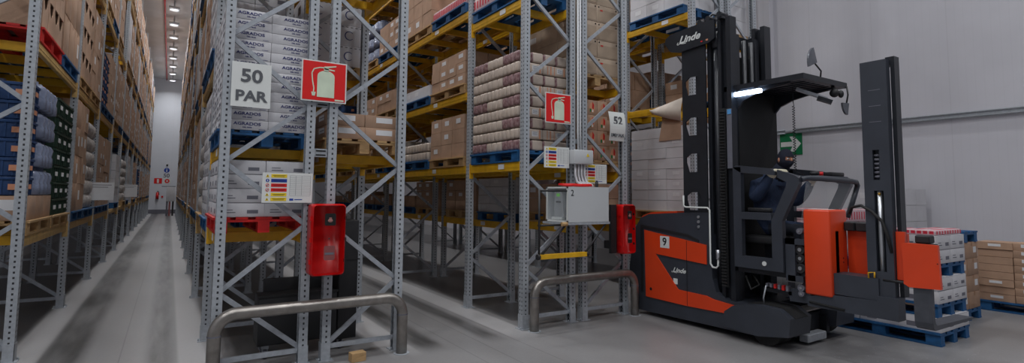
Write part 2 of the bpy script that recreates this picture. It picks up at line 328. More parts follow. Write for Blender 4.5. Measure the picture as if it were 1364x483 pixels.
def rack_frame(x0, x1, y, inner_low, label, group):
    # inner_low = X of the upright where the lowest diagonal starts
    t = thing('rack_frame', label, 'rack frame', ((x0+x1)/2, y, 0), group)
    xm = (x0+x1)/2; hw = (x1-x0)/2
    child('upright', UPM, t, (-hw, 0, 0)); child('upright', UPM, t, (hw, 0, 0), PI)
    child('foot_plate', FTM, t, (-hw, 0, 0)); child('foot_plate', FTM, t, (hw, 0, 0), PI)
    s = 1 if abs(inner_low-x1) < .01 else -1; far = pr(xm, y, 1.6)[2] > 15; cl = MB() if far else None
    segs = [((-hw+.03, .13), (hw-.03, .13))]
    z = .15; n = 0
    while z < 8.2:
        a = s*(hw-.02)*(1 if n % 2 == 0 else -1); segs.append(((a, z), (-a, z+.55))); z += .575; n += 1
    for (xa, za), (xb, zb) in segs:
        if min(za, zb) > .5 and not inview(xm, y, min(za, zb), 80): continue
        k = cl or MB(); yo = .018 if za < zb else 0
        d = Vector((xb-xa, 0, zb-za)).normalized(); nrm = Vector((d.z, 0, -d.x))
        p, q = Vector((xa, yo-.012, za)), Vector((xb, yo-.012, zb))
        k.bar(p, q, .026 if not far else .024, .04, upv=(0, 1, 0)) if far else (k.bar(p+Vector((0, -.010, 0)), q+Vector((0, -.010, 0)), .042, .003, upv=(0, 1, 0)), k.bar(p+nrm*.0195+Vector((0, .004, 0)), q+nrm*.0195+Vector((0, .004, 0)), .003, .028, upv=(0, 1, 0)), k.bar(p-nrm*.0195+Vector((0, .004, 0)), q-nrm*.0195+Vector((0, .004, 0)), .003, .028, upv=(0, 1, 0)))
        if not far:
            for e in (p, q): k.cyl(e+d*(0.02 if e is p else -.02)+Vector((0, -.018, 0)), e+d*(0.02 if e is p else -.02)+Vector((0, -.01, 0)), .009, 6)
            me = k.mesh('brace', GALVD, ((xa+xb)/2, 0, (za+zb)/2)); child('brace', me, t, ((xa+xb)/2, 0, (za+zb)/2))
    if cl: child('brace', cl.mesh('brace', GALVD), t, (0, 0, 0))
    return t
def beam_mesh(L, h, m):
    k = MB(); k.rbox(-.022, .022, 0.002, L-.002, -h, 0, .006, 1); k.box(-.026, -.0215, .0, L, -h*.62, -h*.38); return k.mesh('beam', m)
def conn_mesh(m):
    k = MB(); k.box(-.03, .026, -.004, .004, -.19, .02); k.box(-.034, -.029, -.05, .004, -.19, .02)
    for z in (-.15, -.08, -.01): k.cyl((-.04, -.025, z), (-.033, -.025, z), .008, 6)
    return k.mesh('beam_connector', m)
BM = {}
def rack_beam(x, y0, y1, z, side, m, label, group, supports=None, tagpos=None):
    # side -1: outer face looks towards -X ; +1 towards +X
    L = y1-y0-.1; key = (round(L, 2), m.name)
    if key not in BM: BM[key] = (beam_mesh(L, .115 if m is YEL else .105, m), conn_mesh(m))
    t = thing('rack_beam', label, 'rack beam', (x, (y0+y1)/2, z), group); me, cm = BM[key]
    if side < 0:
        child('beam', me, t, (0, -L/2, 0)); child('connector', cm, t, (0, -L/2, 0)); c = child('connector', cm, t, (0, L/2, 0)); c.scale = (1, -1, 1)
    else:
        child('beam', me, t, (0, L/2, 0), PI); c = child('connector', cm, t, (0, -L/2, 0), PI); c.scale = (1, -1, 1); child('connector', cm, t, (0, L/2, 0), PI)
    if supports:
        for yy in supports:
            k = MB(); w = supports_w*-side; a, b = (.02*-side, w-.02*-side); k.box(min(a, b), max(a, b), yy-.025, yy+.025, -.095, -.004)
            child('support_bar', k.mesh('support_bar', m, (0, yy, 0)), t, (0, yy, 0))
    if tagpos is not None:
        k = MB(); k.box(-.03, -.0265, tagpos-.07, tagpos+.07, -.085, -.02); c = child('location_label', k.mesh('location_label', LAB), t, (0, 0, 0)); c['label'] = 'white location label'
    return t
supports_w = .72
def ys(first, b0, n): return [first]+[first+b0+2.75*i for i in range(n)]
ROWS = {
 'L1': dict(x=(-1.92, -1.19), Y=[6.79+2.75*i for i in range(14)], face=1, nm='left rack aisle row', first=6.79, lv0=(1.15, 3.08, 5.05, 7.0), lv=(1.15, 3.08, 5.05, 7.0), m=TAN),
 'L2': dict(x=(-2.85, -2.12), Y=[6.79+2.75*i for i in range(4)], face=1, nm='left rack back row', lv0=(1.15, 3.08), lv=(1.15, 3.08), m=TAN),
 'A1': dict(x=(.39, 1.11), Y=ys(5.35, 1.36, 13), face=-1, nm='long-aisle rack front row', lv0=(1.22, 2.02, 4.05), lv=(1.15, 3.08, 5.05, 7.0), m=TAN),
 'A2': dict(x=(1.32, 2.03), Y=ys(5.35, 1.36, 8), face=-1, nm='long-aisle rack rear row', lv0=(2.0, 3.95), lv=(2.0, 3.08, 4.3), m=YEL),
 'B1': dict(x=(3.62, 4.34), Y=ys(5.35, 1.4, 7), face=-1, nm='cabinet rack left row', lv0=(2.0, 4.05), lv=(2.0, 3.08, 4.3, 5.6), m=YEL),
 'B2': dict(x=(4.54, 5.26), Y=ys(5.35, 1.4, 5), face=-1, nm='cabinet rack right row', lv0=(1.2, 1.92, 3.1), lv=(1.15, 2.0, 3.08, 4.3), m=YEL),
 'C1': dict(x=(6.9, 7.62), Y=ys(5.45, 1.45, 4), face=-1, nm='truck rack left row', lv0=(1.2, 3.08, 4.55), lv=(1.15, 1.95, 3.08, 4.55), m=YEL),
 'C2': dict(x=(7.82, 8.54), Y=ys(5.45, 1.45, 4), face=-1, nm='truck rack right row', lv0=(1.2, 2.3, 3.08, 4.3), lv=(1.15, 2.3, 3.3, 4.55), m=YEL),
}
for key, R in ROWS.items():
    x0, x1 = R['x']
    for i, y in enumerate(R['Y']):
        if boxview(x0, x1, y, y, 0, HT) == 0: continue
        inner = x1 if key in ('A1', 'B1', 'C1') else x0
        if key == 'L1': inner = x1
        rack_frame(x0, x1, y, inner, f'galvanized pallet rack frame, {ORD[i]} from the near end, {R["nm"]}', 'rack frames of the '+R['nm'])
    for i in range(len(R['Y'])-1):
        y0, y1 = R['Y'][i], R['Y'][i+1]; lvs = R['lv0'] if i == 0 else R['lv']
        for j, z in enumerate(lvs):
            for side, x in ((-1, x0-.0), (1, x1+.0)):
                aisle = (side == R['face'])
                if boxview(x, x, y0, y1, z-.12, z, 30) == 0: continue
                if not aisle and i > 4: continue
                L = y1-y0-.1
                sp = [-L*.4, -L*.13, L*.13, L*.4] if (i <= 3 and side == -1) else None
                if sp and L < 2: sp = [-.35, .35]
                m = R['m'] if not (key == 'A1' and i == 0) else YEL
                if key in ('L1', 'A1') and not aisle: m = YEL
                rack_beam(x, y0, y1, z, side, m, f'{"pale ochre" if m is TAN else "yellow"} rack beam, {"aisle" if aisle else "rear"} side, {ORD[i]} bay, {ORD[j]} level, {R["nm"]}', 'rack beams of the '+R['nm'], sp, (-.2 if aisle and i < 3 else None) if side < 0 else None)
# row spacers
for z, nm in ((2.47, 'upper'), (1.98, 'lower')):
    k = MB(); k.box(1.155, 1.275, 5.33, 5.37, z-.04, z+.04)
    for dz in (-.02, .02): k.box(1.17, 1.26, 5.325, 5.3295, z+dz-.006, z+dz+.006, 1)
    tag(k.build('row_spacer', [GALV, DARK]), f'{nm} galvanized spacer bracket between the two middle uprights of the long-aisle rack', 'rack spacer', 'spacers of the long-aisle rack')
    if nm == 'upper':
        k = MB(); k.box(4.385, 4.495, 5.33, 5.37, 2.26, 2.32)
        tag(k.build('row_spacer', GALV), 'galvanized spacer bracket between the two middle uprights of the cabinet rack', 'rack spacer')
# ---------------------------------------------------------------- pallets
PM = {}
def pallet_parts(m):
    if m.name in PM: return PM[m.name]
    parts = []      # along Y 1.2 , X .8 , origin bottom centre
    k = MB()
    for x in (-.35, -.185, 0, .185, .35): k.box(x-(.07 if abs(x) in (.35,) or x == 0 else .05), x+(.07 if abs(x) in (.35,) or x == 0 else .05), -.6, .6, .122, .144)
    parts.append(('top_deck', k.mesh('top_deck', m)))
    for y in (-.527, 0, .527):
        k = MB(); k.box(-.4, .4, y-.07, y+.07, .1, .121); parts.append(('cross_board', k.mesh('cross_board', m)))
        for x in (-.35, 0, .35):
            k = MB(); k.box(x-.05, x+.05, y-.07, y+.07, .022, .0995); parts.append(('block', k.mesh('block', m)))
    for x in (-.35, 0, .35):
        k = MB(); k.box(x-.05, x+.05, -.6, .6, 0, .0215); parts.append(('bottom_board', k.mesh('bottom_board', m)))
    k = MB()
    for _, me in parts:
        k.add([v.co[:] for v in me.vertices], [list(p.vertices) for p in me.polygons])
    whole = k.mesh('pallet', m); PM[m.name] = (parts, whole); return PM[m.name]
def pallet(x, y, z, m, label, rz=0, group='pallets', parts=True):
    pp, whole = pallet_parts(m)
    if parts:
        t = thing('pallet', label, 'pallet', (x, y, z), group, rz)
        for n, me in pp: child(n, me, t, (0, 0, 0))
        return t
    o = bpy.data.objects.new('pallet', whole); C.objects.link(o); o.location = (x, y, z); o.rotation_euler.z = rz; return tag(o, label, 'pallet', group)
# ---------------------------------------------------------------- goods: one mesh per kind, origin at bottom centre; s = side of the aisle face (-1: -X)
GM = {}
def carton_k(w, d, h, m=KRAFT, tape=KRAFTD, label=True):
    k = MB(); k.rbox(-w/2, w/2, -d/2, d/2, 0, h, .006, 2)
    k.box(-.025, .025, -d/2-.0008, d/2+.0008, h-.05, h+.0008, 1)                       # tape over the top seam
    k.box(-w/2-.0008, w/2+.0008, -.025, .025, h-.05, h+.0006, 1)
    if label:
        k.box(-w/2-.001, w/2+.001, d*.08, d*.34, h*.35, h*.72, 2); k.box(w*.1, w*.36, -d/2-.001, -d/2+.004, h*.35, h*.72, 2)
    return k, [m, tape, LAB]
def g_kraft(w, d, h): return carton_k(w, d, h)
def g_kraftp(w, d, h):
    k, mm = carton_k(w, d, h, label=False); k.box(-w/2-.001, -w/2+.003, d*.1, d*.3, h*.2, h*.34, 1); k.box(-w*.35, -w*.1, -d/2-.001, -d/2+.003, h*.2, h*.27, 1); return k, mm
def g_white(w, d, h):
    k = MB(); k.rbox(-w/2, w/2, -d/2, d/2, 0, h, .005, 2)
    k.box(-w/2-.0008, w/2+.0008, -d/2-.0008, d/2+.0008, h*.985, h*.995, 1)
    k.box(-w/2-.001, w/2+.001, d*.05, d*.3, h*.2, h*.55, 1); k.box(-w*.38, -w*.12, -d/2-.001, -d/2+.004, h*.3, h*.36, 1); k.box(-w*.38, -w*.18, -d/2-.001, -d/2+.004, h*.48, h*.53, 1); k.box(w*.12, w*.36, -d/2-.001, -d/2+.004, h*.25, h*.5, 1)
    return k, [WHT, GREYP]
def g_agr(w, d, h):
    k = MB(); k.rbox(-w/2, w/2, -d/2, d/2, 0, h, .004, 2)
    k.text('AGRADOS', .038, (0.02, -d/2-.0015, h*.62), mi=1, bold=.0009, squeeze=1.28); k.text('DEL MAR', .016, (0.02, -d/2-.0015, h*.28), mi=1, bold=.0005, squeeze=1.2)
    k.box(w*.3, w*.44, -d/2-.001, -d/2+.003, h*.1, h*.14, 1); k.box(-w/2-.001, -w/2+.004, -d*.3, d*.2, h*.3, h*.6, 2)
    return k, [WHT, NAVY, GREYP]
def g_logo(w, d, h):
    k = MB(); k.rbox(-w/2, w/2, -d/2, d/2, 0, h, .005, 2)
    a = arc(0, h*.5, .06, 40, 320, 16)+arc(0.004, h*.5, .05, 320, 40, 16); k.prism(a, 'y', -d/2-.0015, -d/2+.002, 1)
    for x in [-.15+.06*i for i in range(6)]: k.box(x-.015, x+.015, -d/2-.001, -d/2+.002, h*.9, h*.93, 2)
    k.box(-w/2-.001, -w/2+.003, -d*.2, d*.2, h*.3, h*.7, 2)
    return k, [WHT, NAVY, SBLK]
def g_food(w, d, h):
    k, mm = carton_k(w, d, h, label=False)
    for sx in (-w*.25, w*.25):
        y = -d/2-.0015
        k.prism([(sx-.05, h*.2), (sx+.03, h*.15), (sx+.045, h*.5), (sx+.02, h*.85), (sx-.03, h*.8), (sx-.05, h*.55)], 'y', y, -d/2+.002, 3)
        k.prism([(sx+.0, h*.45), (sx+.03, h*.4), (sx+.035, h*.7), (sx+.005, h*.9)], 'y', y-.0006, y, 4); k.box(sx-.045, sx-.015, y-.0006, y, h*.2, h*.42, 5); k.box(sx+.0, sx+.02, y-.0006, y, h*.2, h*.36, 6)
    k.box(-w/2-.001, -w/2+.003, -d*.3, d*.3, h*.2, h*.8, 3)
    return k, mm+[ORPR, REDP, SGRN, SWH]
def g_tancrate(w, d, h):
    k = MB(); k.rbox(-w/2, w/2, -d/2, d/2, 0, h, .008, 2); k.box(-w/2+.02, w/2-.02, -d/2-.003, -d/2+.004, h*.08, h*.74, 1); k.box(-w/2-.003, -w/2+.004, -d/2+.02, d/2-.02, h*.08, h*.74, 1)
    for x in (-w*.42, w*.42): k.cyl((x, -d/2-.003, h*.88), (x, -d/2+.004, h*.88), .012, 8, 2)
    k.box(-w*.36, -w*.24, -d/2-.0045, -d/2-.0028, h*.66, h*.74, 3)
    return k, [mat('tan_crate_board', (.72, .64, .56), .7, tint=.05), mat('tan_crate_panel', (.67, .59, .51), .7), DARK, REDP]
def g_pack(w, d, h, maroon=False, stripes=False):
    k = MB(); k.rbox(-w/2+.015, w/2, -d/2, d/2, .003, h-.004, .022, 3)
    n = max(2, round(d/.13)); s = d/n
    for i in range(n):
        y = -d/2+s*(i+.5); k.rbox(-w/2-.004, -w/2+.05, y-s*.48, y+s*.48, .004, h-.006, .024, 3, 1 if maroon else 0)
    if stripes:
        for x, ww, mi in ((-.13, .012, 2), (-.08, .02, 2), (-.02, .01, 2), (.14, .02, 2)): k.box(x-ww/2, x+ww/2, -d/2-.001, -d/2+.003, .012, h-.015, mi)
        k.box(.02, .11, -d/2-.0012, -d/2+.003, h*.3, h*.75, 3)
        for q in (.4, .52, .64): k.box(.03, .1, -d/2-.002, -d/2, h*q, h*q+.006, 4)
    return k, [BEIGE, MAR, ORPR, LAB, GREYP]
def g_packm(w, d, h): return g_pack(w, d, h, True)
def g_packs(w, d, h): return g_pack(w, d, h, False, True)
def g_arch(w, d, h):      # shelf tray, arched cut-out in the side that faces the aisle (+X)
    k = MB(); r = d*.36
    poly = [(-d/2, 0), (d/2, 0), (d/2, h)]+[(r*math.cos(math.radians(a)), h-h*.42*math.sin(math.radians(a))) for a in range(0, 181, 20)]+[(-d/2, h)]
    k.prism(poly, 'x', w/2-.008, w/2); k.prism(poly, 'x', -w/2, -w/2+.008)
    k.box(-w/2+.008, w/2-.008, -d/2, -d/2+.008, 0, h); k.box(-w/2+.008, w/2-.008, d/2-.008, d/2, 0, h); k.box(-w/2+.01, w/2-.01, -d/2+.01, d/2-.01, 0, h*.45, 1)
    return k, [KRAFT, KINN]
def g_crate(w, d, h, m=None):
    w -= .03; d -= .03
    k = MB(); k.rbox(-w/2, w/2, -d/2, d/2, 0, h, .012, 2); nn = 4
    for i in range(nn+1):
        x = -w/2+.02+(w-.04)*i/nn; k.box(x-.008, x+.008, -d/2-.008, d/2+.008, .01, h-.02)
        y = -d/2+.02+(d-.04)*i/nn; k.box(-w/2-.008, w/2+.008, y-.008, y+.008, .01, h-.02)
    k.box(-w/2-.014, w/2+.014, -d/2-.014, d/2+.014, h-.03, h-.008); k.box(w/2+.012, w/2+.016, -d*.2, d*.2, h*.35, h*.6, 1); k.box(w*.15, w*.35, -d/2-.016, -d/2-.012, h*.3, h*.6, 1)
    return k, [m or CRT_B, ORPR if m is None else LAB]
def g_gcrate(w, d, h):
    return g_crate(w, d, h, CRT_G)
def g_jug(w, d, h, m=None):
    def f(x, y, z): return 1/max(abs(x)**6+abs(y)**6, .02)**(1/6)*.86 if abs(z) < .9 else 1
    k = MB(); prof = [(.0, .40), (.04, .5), (.35, .5), (.45, .46), (.7, .5), (.82, .42), (.9, .2), (1, .2)]; n = 14; vs = []; fs = []
    for q, r in prof:
        for i in range(n):
            t = 2*PI*i/n; c, s = math.cos(t), math.sin(t); e = 1/(abs(c)**4+abs(s)**4)**.25
            if q > .85: e = 1
            vs.append((w*r*c*e, d*r*s*e, h*q))
    for j in range(len(prof)-1):
        for i in range(n): fs.append((j*n+i, j*n+(i+1) % n, (j+1)*n+(i+1) % n, (j+1)*n+i))
    fs.append(list(range((len(prof)-1)*n, len(prof)*n))); fs.append(list(range(n))[::-1]); k.add(vs, fs, 0, True)
    return k, [m or FILM]
def g_sack(w, d, h):
    k = MB(); n = 16; vs = []; fs = []; lv = [(0, .38), (.15, .46), (.5, .49), (.85, .46), (1, .36)]
    for q, r in lv:
        for i in range(n):
            t = 2*PI*i/n; c, s = math.cos(t), math.sin(t); e = 1/(abs(c)**3+abs(s)**3)**(1/3)
            vs.append((w*r*c*e, d*r*s*e, h*q))
    for j in range(len(lv)-1):
        for i in range(n): fs.append((j*n+i, j*n+(i+1) % n, (j+1)*n+(i+1) % n, (j+1)*n+i))
    fs.append(list(range((len(lv)-1)*n, len(lv)*n))); fs.append(list(range(n))[::-1]); k.add(vs, fs, 0, True); return k, [WFILM]
def g_fcart(w, d, h):     # flat kraft carton with white delivery label
    k = MB(); k.rbox(-w/2, w/2, -d/2, d/2, 0, h, .004, 2); k.box(-w/2-.001, -w/2+.003, -d*.28, d*.28, h*.42, h*.85, 1)
    k.box(-w/2-.0016, -w/2, -d*.24, d*.2, h*.6, h*.66, 2); k.box(-w*.2, w*.25, -d/2-.001, -d/2+.003, h*.42, h*.85, 1)
    return k, [KRAFT, LAB, GREYP]
def g_print(w, d, h):     # film wrapped pack with red and white print
    k = MB(); k.rbox(-w/2, w/2, -d/2, d/2, 0, h, .02, 3)
    for i in range(5):
        y = -d*.4+d*.2*i; k.box(-w/2-.0015, -w/2+.003, y-.012, y+.03, h*.25, h*.8, 1); x = -w*.4+w*.2*i; k.box(x-.01, x+.02, -d/2-.0015, -d/2+.003, h*.2, h*.8, 1)
    k.box(-w*.4, w*.4, -d*.42, -d*.3, h-.002, h+.0015, 1); k.box(-w*.4, w*.4, d*.1, d*.25, h-.002, h+.0015, 1)
    return k, [mat('pinkish_film', (.80, .68, .70), .35, 0, .1, 20), mat('red_print', (.78, .16, .24), .5)]
KINDS = {  # kind: (builder, object name, description, category)
 'kraft': (g_kraft, 'carton', 'brown kraft carton', 'carton'), 'kraftp': (g_kraftp, 'carton', 'plain kraft carton', 'carton'), 'white': (g_white, 'carton', 'white carton', 'carton'),
 'agr': (g_agr, 'carton', 'white navy-lettered carton', 'carton'), 'logo': (g_logo, 'carton', 'white emblem-printed carton', 'carton'),
 'food': (g_food, 'carton', 'food-printed kraft carton', 'carton'), 'tan': (g_tancrate, 'carton', 'tan framed carton', 'carton'),
 'fcart': (g_fcart, 'carton', 'labelled flat kraft carton', 'carton'), 'arch': (g_arch, 'carton_tray', 'arched kraft tray', 'tray'),
 'pack': (g_pack, 'roll_pack', 'beige wrapped roll pack', 'roll pack'), 'packm': (g_packm, 'roll_pack', 'maroon printed roll pack', 'roll pack'), 'packs': (g_packs, 'roll_pack', 'striped beige roll pack', 'roll pack'),
 'crate': (g_crate, 'plastic_crate', 'blue plastic crate', 'crate'), 'gcrate': (g_gcrate, 'plastic_crate', 'dark green plastic crate', 'crate'),
 'jug': (g_jug, 'film_wrapped_jug', 'grey-blue wrapped jug', 'jug'), 'sack': (g_sack, 'plastic_sack', 'white plastic sack', 'sack'),
 'print': (g_print, 'printed_pack', 'pink red-printed pack', 'pack')}
ITEMS = []
def goods(kind, xc, yc, z, nx, ny, nz, w, d, h, where, aside=-1, jit=.004, gap=.004, allf=False):
    global ITEMS
    if kind in ('kraft',): gap, jit = .011, .005
    for iz in range(nz):
        for ix in range(nx):
            for iy in range(ny):
                edge = (ix == (0 if aside < 0 else nx-1)) or iy == 0
                if not (edge or allf): continue
                x = xc+(ix-(nx-1)/2)*(w+gap); y = yc+(iy-(ny-1)/2)*(d+gap)
                jx, jy, jr = random.uniform(-jit, jit), random.uniform(-jit, jit)*.4, random.uniform(-.01, .01) if jit > .002 else 0
                ha = ix if aside < 0 else nx-1-ix
                px = 'aisle-side' if ha == 0 else ('inner-side' if nx < 3 or ha == nx-1 else 'middle')
                py = ['near', 'far'][iy] if ny == 2 else (['near', 'centre', 'far'][iy] if ny == 3 else f'{ORD[iy]}')
                lab = f'{KINDS[kind][2]}, {ORD[iz]} layer, {py} {px}, {where}'
                s = boxview(x-w/2, x+w/2, y-d/2, y+d/2, z+iz*h, z+iz*h+h, 20)
                if s == 0: continue
                wd = pr(x, y, z)[2]
                kd = 'kraftp' if kind == 'kraft' and random.random() < .65 else kind
                ITEMS.append((1/wd*max(w, d, h), kd, (w, d, h), (x+jx, y+jy, z+iz*(h+.001)), jr, lab, where))
# ---------------------------------------------------------------- loads of the rack bays
PC = {'w': (WOOD, 'bare wooden'), 'b': (BLUE, 'blue painted'), 'r': (REDP, 'red painted')}
# (row, bay, level, slot) : (pallet colour, kind, nx, ny, nz, w, d, h)
LOAD = {
 ('A1', 0, 0, 0): ('r', 'white', 2, 3, 4, .39, .39, .13), ('A1', 0, 1, 0): ('b', 'agr', 2, 4, 12, .395, .295, .0935),
 ('A2', 0, 0, 0): ('w', 'fcart', 2, 3, 2, .39, .39, .13), ('A2', 1, 1, 0): ('w', 'logo', 2, 3, 3, .39, .39, .27), ('A1', 1, 1, 0): ('b', 'white', 2, 3, 7, .39, .39, .2),
 ('A1', 1, 0, 0): ('b', 'white', 2, 3, 9, .39, .39, .16), ('A1', 1, 0, 1): ('w', 'sack', 2, 3, 6, .4, .39, .24), ('A1', 2, 0, 0): ('b', 'kraft', 2, 3, 6, .4, .39, .24),
 ('B1', 0, 0, 0): ('b', 'JARS', 0, 0, 0, 0, 0, 0), ('B1', 0, 1, 0): ('b', 'print', 2, 3, 2, .39, .39, .2),
 ('B1', 1, 0, 0): ('w', 'kraft', 2, 3, 3, .38, .38, .21), ('B1', 1, 0, 1): ('b', 'pack', 4, 3, 2, .19, .38, .15),
 ('B1', 1, 1, 0): ('w', 'kraft', 2, 4, 3, .38, .29, .17), ('B1', 1, 1, 1): ('b', 'white', 2, 3, 1, .38, .38, .2),
 ('B1', 1, 2, 0): ('b', 'print', 2, 4, 1, .38, .29, .16), ('B1', 1, 2, 1): ('w', 'kraft', 2, 3, 3, .38, .38, .27),
 ('B1', 2, 2, 0): ('b', 'kraft', 2, 4, 3, .38, .28, .2), ('B1', 2, 1, 0): ('w', 'kraft', 2, 3, 2, .38, .38, .2), ('B1', 2, 0, 0): ('b', 'pack', 4, 3, 3, .19, .38, .15),
 ('B2', 0, 0, 0): ('w', 'kraft', 2, 3, 2, .38, .38, .2), ('B2', 0, 1, 0): ('w', 'food', 2, 3, 4, .39, .39, .205), ('B2', 0, 2, 0): ('w', 'tan', 2, 3, 5, .39, .39, .25),
 ('B2', 1, 0, 0): ('b', 'white', 2, 3, 4, .39, .39, .14), ('B2', 1, 0, 1): ('w', 'kraft', 2, 3, 3, .39, .39, .18), ('B2', 2, 0, 0): ('w', 'kraft', 2, 3, 3, .39, .39, .18),
 ('L1', 0, 0, 0): ('w', 'LBLUE', 0, 0, 0, 0, 0, 0), ('L1', 0, 0, 1): ('w', 'gcrate', 2, 3, 7, .39, .39, .2),
 ('L1', 0, 1, 0): ('r', 'arch', 2, 4, 4, .39, .29, .36), ('L1', 0, 1, 1): ('b', 'kraft', 2, 3, 3, .39, .39, .5),
 ('L1', 1, 0, 0): ('b', 'kraft', 2, 3, 4, .39, .39, .4), ('L1', 1, 0, 1): ('b', 'sack', 2, 3, 6, .4, .39, .24), ('L1', 1, 1, 0): ('w', 'arch', 2, 3, 4, .39, .39, .38),
 ('L1', 1, 1, 1): ('w', 'kraft', 2, 3, 4, .39, .39, .34), ('L1', 2, 0, 0): ('b', 'kraft', 2, 3, 5, .39, .39, .27), ('L1', 2, 1, 0): ('b', 'crate', 2, 3, 5, .39, .39, .2),
 ('C1', 0, 0, 0): ('w', 'white', 2, 3, 8, .39, .39, .172), ('C1', 0, 1, 0): None, ('C1', 1, 1, 0): ('w', 'crate', 2, 3, 3, .39, .39, .18), ('C1', 1, 1, 1): ('w', 'crate', 2, 3, 3, .39, .39, .18),
 ('C2', 0, 1, 0): ('w', 'kraft', 2, 3, 2, .39, .39, .25), ('C2', 0, 3, 0): ('w', 'white', 2, 3, 3, .39, .39, .25), ('C1', 0, 2, 0): ('b', 'white', 2, 3, 3, .39, .39, .22),
}
rnd = random.Random(11)
WN = {'L1': 'left rack', 'L2': 'left back rack', 'A1': 'aisle rack', 'A2': 'aisle rear rack', 'B1': 'cabinet rack', 'B2': 'cabinet rear rack', 'C1': 'truck rack', 'C2': 'truck rear rack'}
LN = ['bottom', 'second', 'third', 'top']; NUM = ['one', 'two', 'three', 'four', 'five', 'six', 'seven', 'eight', 'nine', 'ten', 'eleven', 'twelve', 'thirteen', 'fourteen']
for key, R in ROWS.items():
    x0, x1 = R['x']; xc = (x0+x1)/2
    for i in range(len(R['Y'])-1):
        y0, y1 = R['Y'][i], R['Y'][i+1]; lvs = R['lv0'] if i == 0 else R['lv']; ns = 1 if y1-y0 < 2 else 2
        for j, z in enumerate(lvs):
            top = (lvs[j+1]-.2 if j+1 < len(lvs) else z+1.7)
            for s in range(ns):
                yc = (y0+y1)/2 if ns == 1 else y0+(y1-y0)*(.27 if s == 0 else .73)
                ld = LOAD.get((key, i, j, s), 0)
                if ld is None: continue
                if boxview(xc-.4, xc+.4, yc-.6, yc+.6, z, top, 20) == 0 and not (i < 3 and z < 5.2 and key in ('A1', 'B1', 'L1') and False): continue
                where = f'{WN[key]} bay {NUM[i]} {LN[j]}'+('' if ns == 1 else (' near pallet' if s == 0 else ' far pallet'))
                if ld == 0:
                    if key == 'L2' and i > 1: continue
                    H = top-z-.16-rnd.uniform(.02, .35)
                    if rnd.random() < .06: continue
                    kd = rnd.choices(['kraft', 'white', 'sack', 'crate', 'jug'], [12, 2, 1.6 if key in ('L1', 'A1') else .3, .7, .4])[0]
                    if key == 'A1' and i < 4: kd = rnd.choice(['white', 'kraft', 'jug', 'kraft'])
                    h = rnd.choice([.2, .24, .28, .34]) if kd == 'kraft' else {'white': .2, 'sack': .24, 'crate': .2, 'jug': .3}[kd]
                    ld = (rnd.choice('wwbwb'), kd, 2, 3, max(1, int(H/(h+.001))), .39, .39, h)
                pc, kind, nx, ny, nz, w, d, h = ld
                dist = pr(xc, yc, z)[2]
                pallet(xc, yc, z+.001, PC[pc][0], f'{PC[pc][1]} pallet, {where}', 0, 'pallets in the racks', dist < 13)
                aside = R['face']; zz = z+.146
                if kind == 'JARS':
                    for r in range(9):
                        if r % 2 == 0:
                            for iy in range(3): goods('packm' if (iy in (0,) or (iy == 2 and r % 4 == 0)) else 'pack', xc, yc-.395+iy*.395, zz+r*.141, 4, 1, 1, .19, .39, .138, f'{["near","centre","far"][iy]} part, {ORD[r]} tier, jar pallet', -1, .003, allf=(iy == 0))
                        else: goods('packs', xc, yc, zz+r*.141, 2, 6, 1, .385, .193, .138, f'{ORD[r]} tier, jar pallet', -1, .003)
                elif kind == 'LBLUE':
                    goods('fcart', xc, yc, zz, 2, 3, 1, .39, .39, .24, where+' base', 1)
                    goods('crate', xc-.0, yc-.42, zz+.245, 2, 1, 6, .37, .34, .185, where, 1)
                    goods('jug', xc+.02, yc+.19, zz+.245, 3, 4, 4, .25, .19, .30, where, 1)
                else: goods(kind, xc, yc, zz, nx, ny, nz, w, d, h, where, aside, jit=.004)
# ---------------------------------------------------------------- floor stacks by the right wall
WH = 'floor stack beside the fork'
pallet(7.44, 3.0, .001, BLUE, 'blue pallet on the floor directly under the fork tine', 0, 'pallets by the right wall')
goods('white', 7.44, 3.0, .147, 2, 3, 1, .40, .40, .15, 'bottom pallet under the fork', -1)
pallet(7.46, 3.02, .299, BLUE, 'blue pallet lying on the low layer of white cartons', 0, 'pallets by the right wall')
goods('white', 7.46, 3.0, .445, 2, 3, 2, .395, .39, .14, 'middle pallet beside the orange plate', -1)
pallet(7.46, 3.02, .728, BLUE, 'blue pallet halfway up the white carton stack behind the orange plate', 0, 'pallets by the right wall')
goods('white', 7.46, 3.0, .874, 2, 3, 2, .395, .39, .152, 'top pallet beside the orange plate', -1)
goods('print', 7.5, 3.02, 1.181, 2, 4, 1, .37, .29, .06, 'top of white stack', -1)
for yy, nm in ((4.35, 'behind the truck cab'),):
    pallet(7.44, yy, .001, BLUE, f'blue pallet on the floor {nm}', 0, 'pallets by the right wall'); goods('white', 7.44, yy, .147, 2, 3, 5, .39, .39, .2, f'floor stack {nm}', -1)
pallet(8.88, 3.3, .001, BLUE, 'blue pallet on the floor under the kraft cartons beside the white stack', 0, 'pallets by the right wall')
goods('kraft', 8.88, 3.3, .147, 2, 3, 4, .39, .39, .215, 'floor stack right of white stack', -1)
pallet(8.88, 3.3, 1.012, BLUE, 'blue pallet lying on top of the kraft carton stack', 0, 'pallets by the right wall')
pallet(8.88, 3.3, 1.158, BLUE, 'second blue pallet lying on top of the kraft carton stack', 0, 'pallets by the right wall') if False else None
for q, yy in enumerate((2.32, 1.08)):
    nm = ['left', 'right'][q]
    pallet(10.35, yy, .001, BLUE, f'blue pallet against the wall under labelled kraft cartons, {nm} one', 0, 'pallets by the right wall')
    goods('fcart', 10.35, yy, .147, 2, 3, 8, .39, .39, .103, f'{nm} wall pallet', -1, .01)
pallet(10.4, 4.4, .001, WOOD, 'wooden pallet against the wall under tall white cartons', 0, 'pallets by the right wall')
goods('white', 10.4, 4.4, .147, 2, 3, 6, .39, .40, .265, 'tall wall stack behind mast', -1)
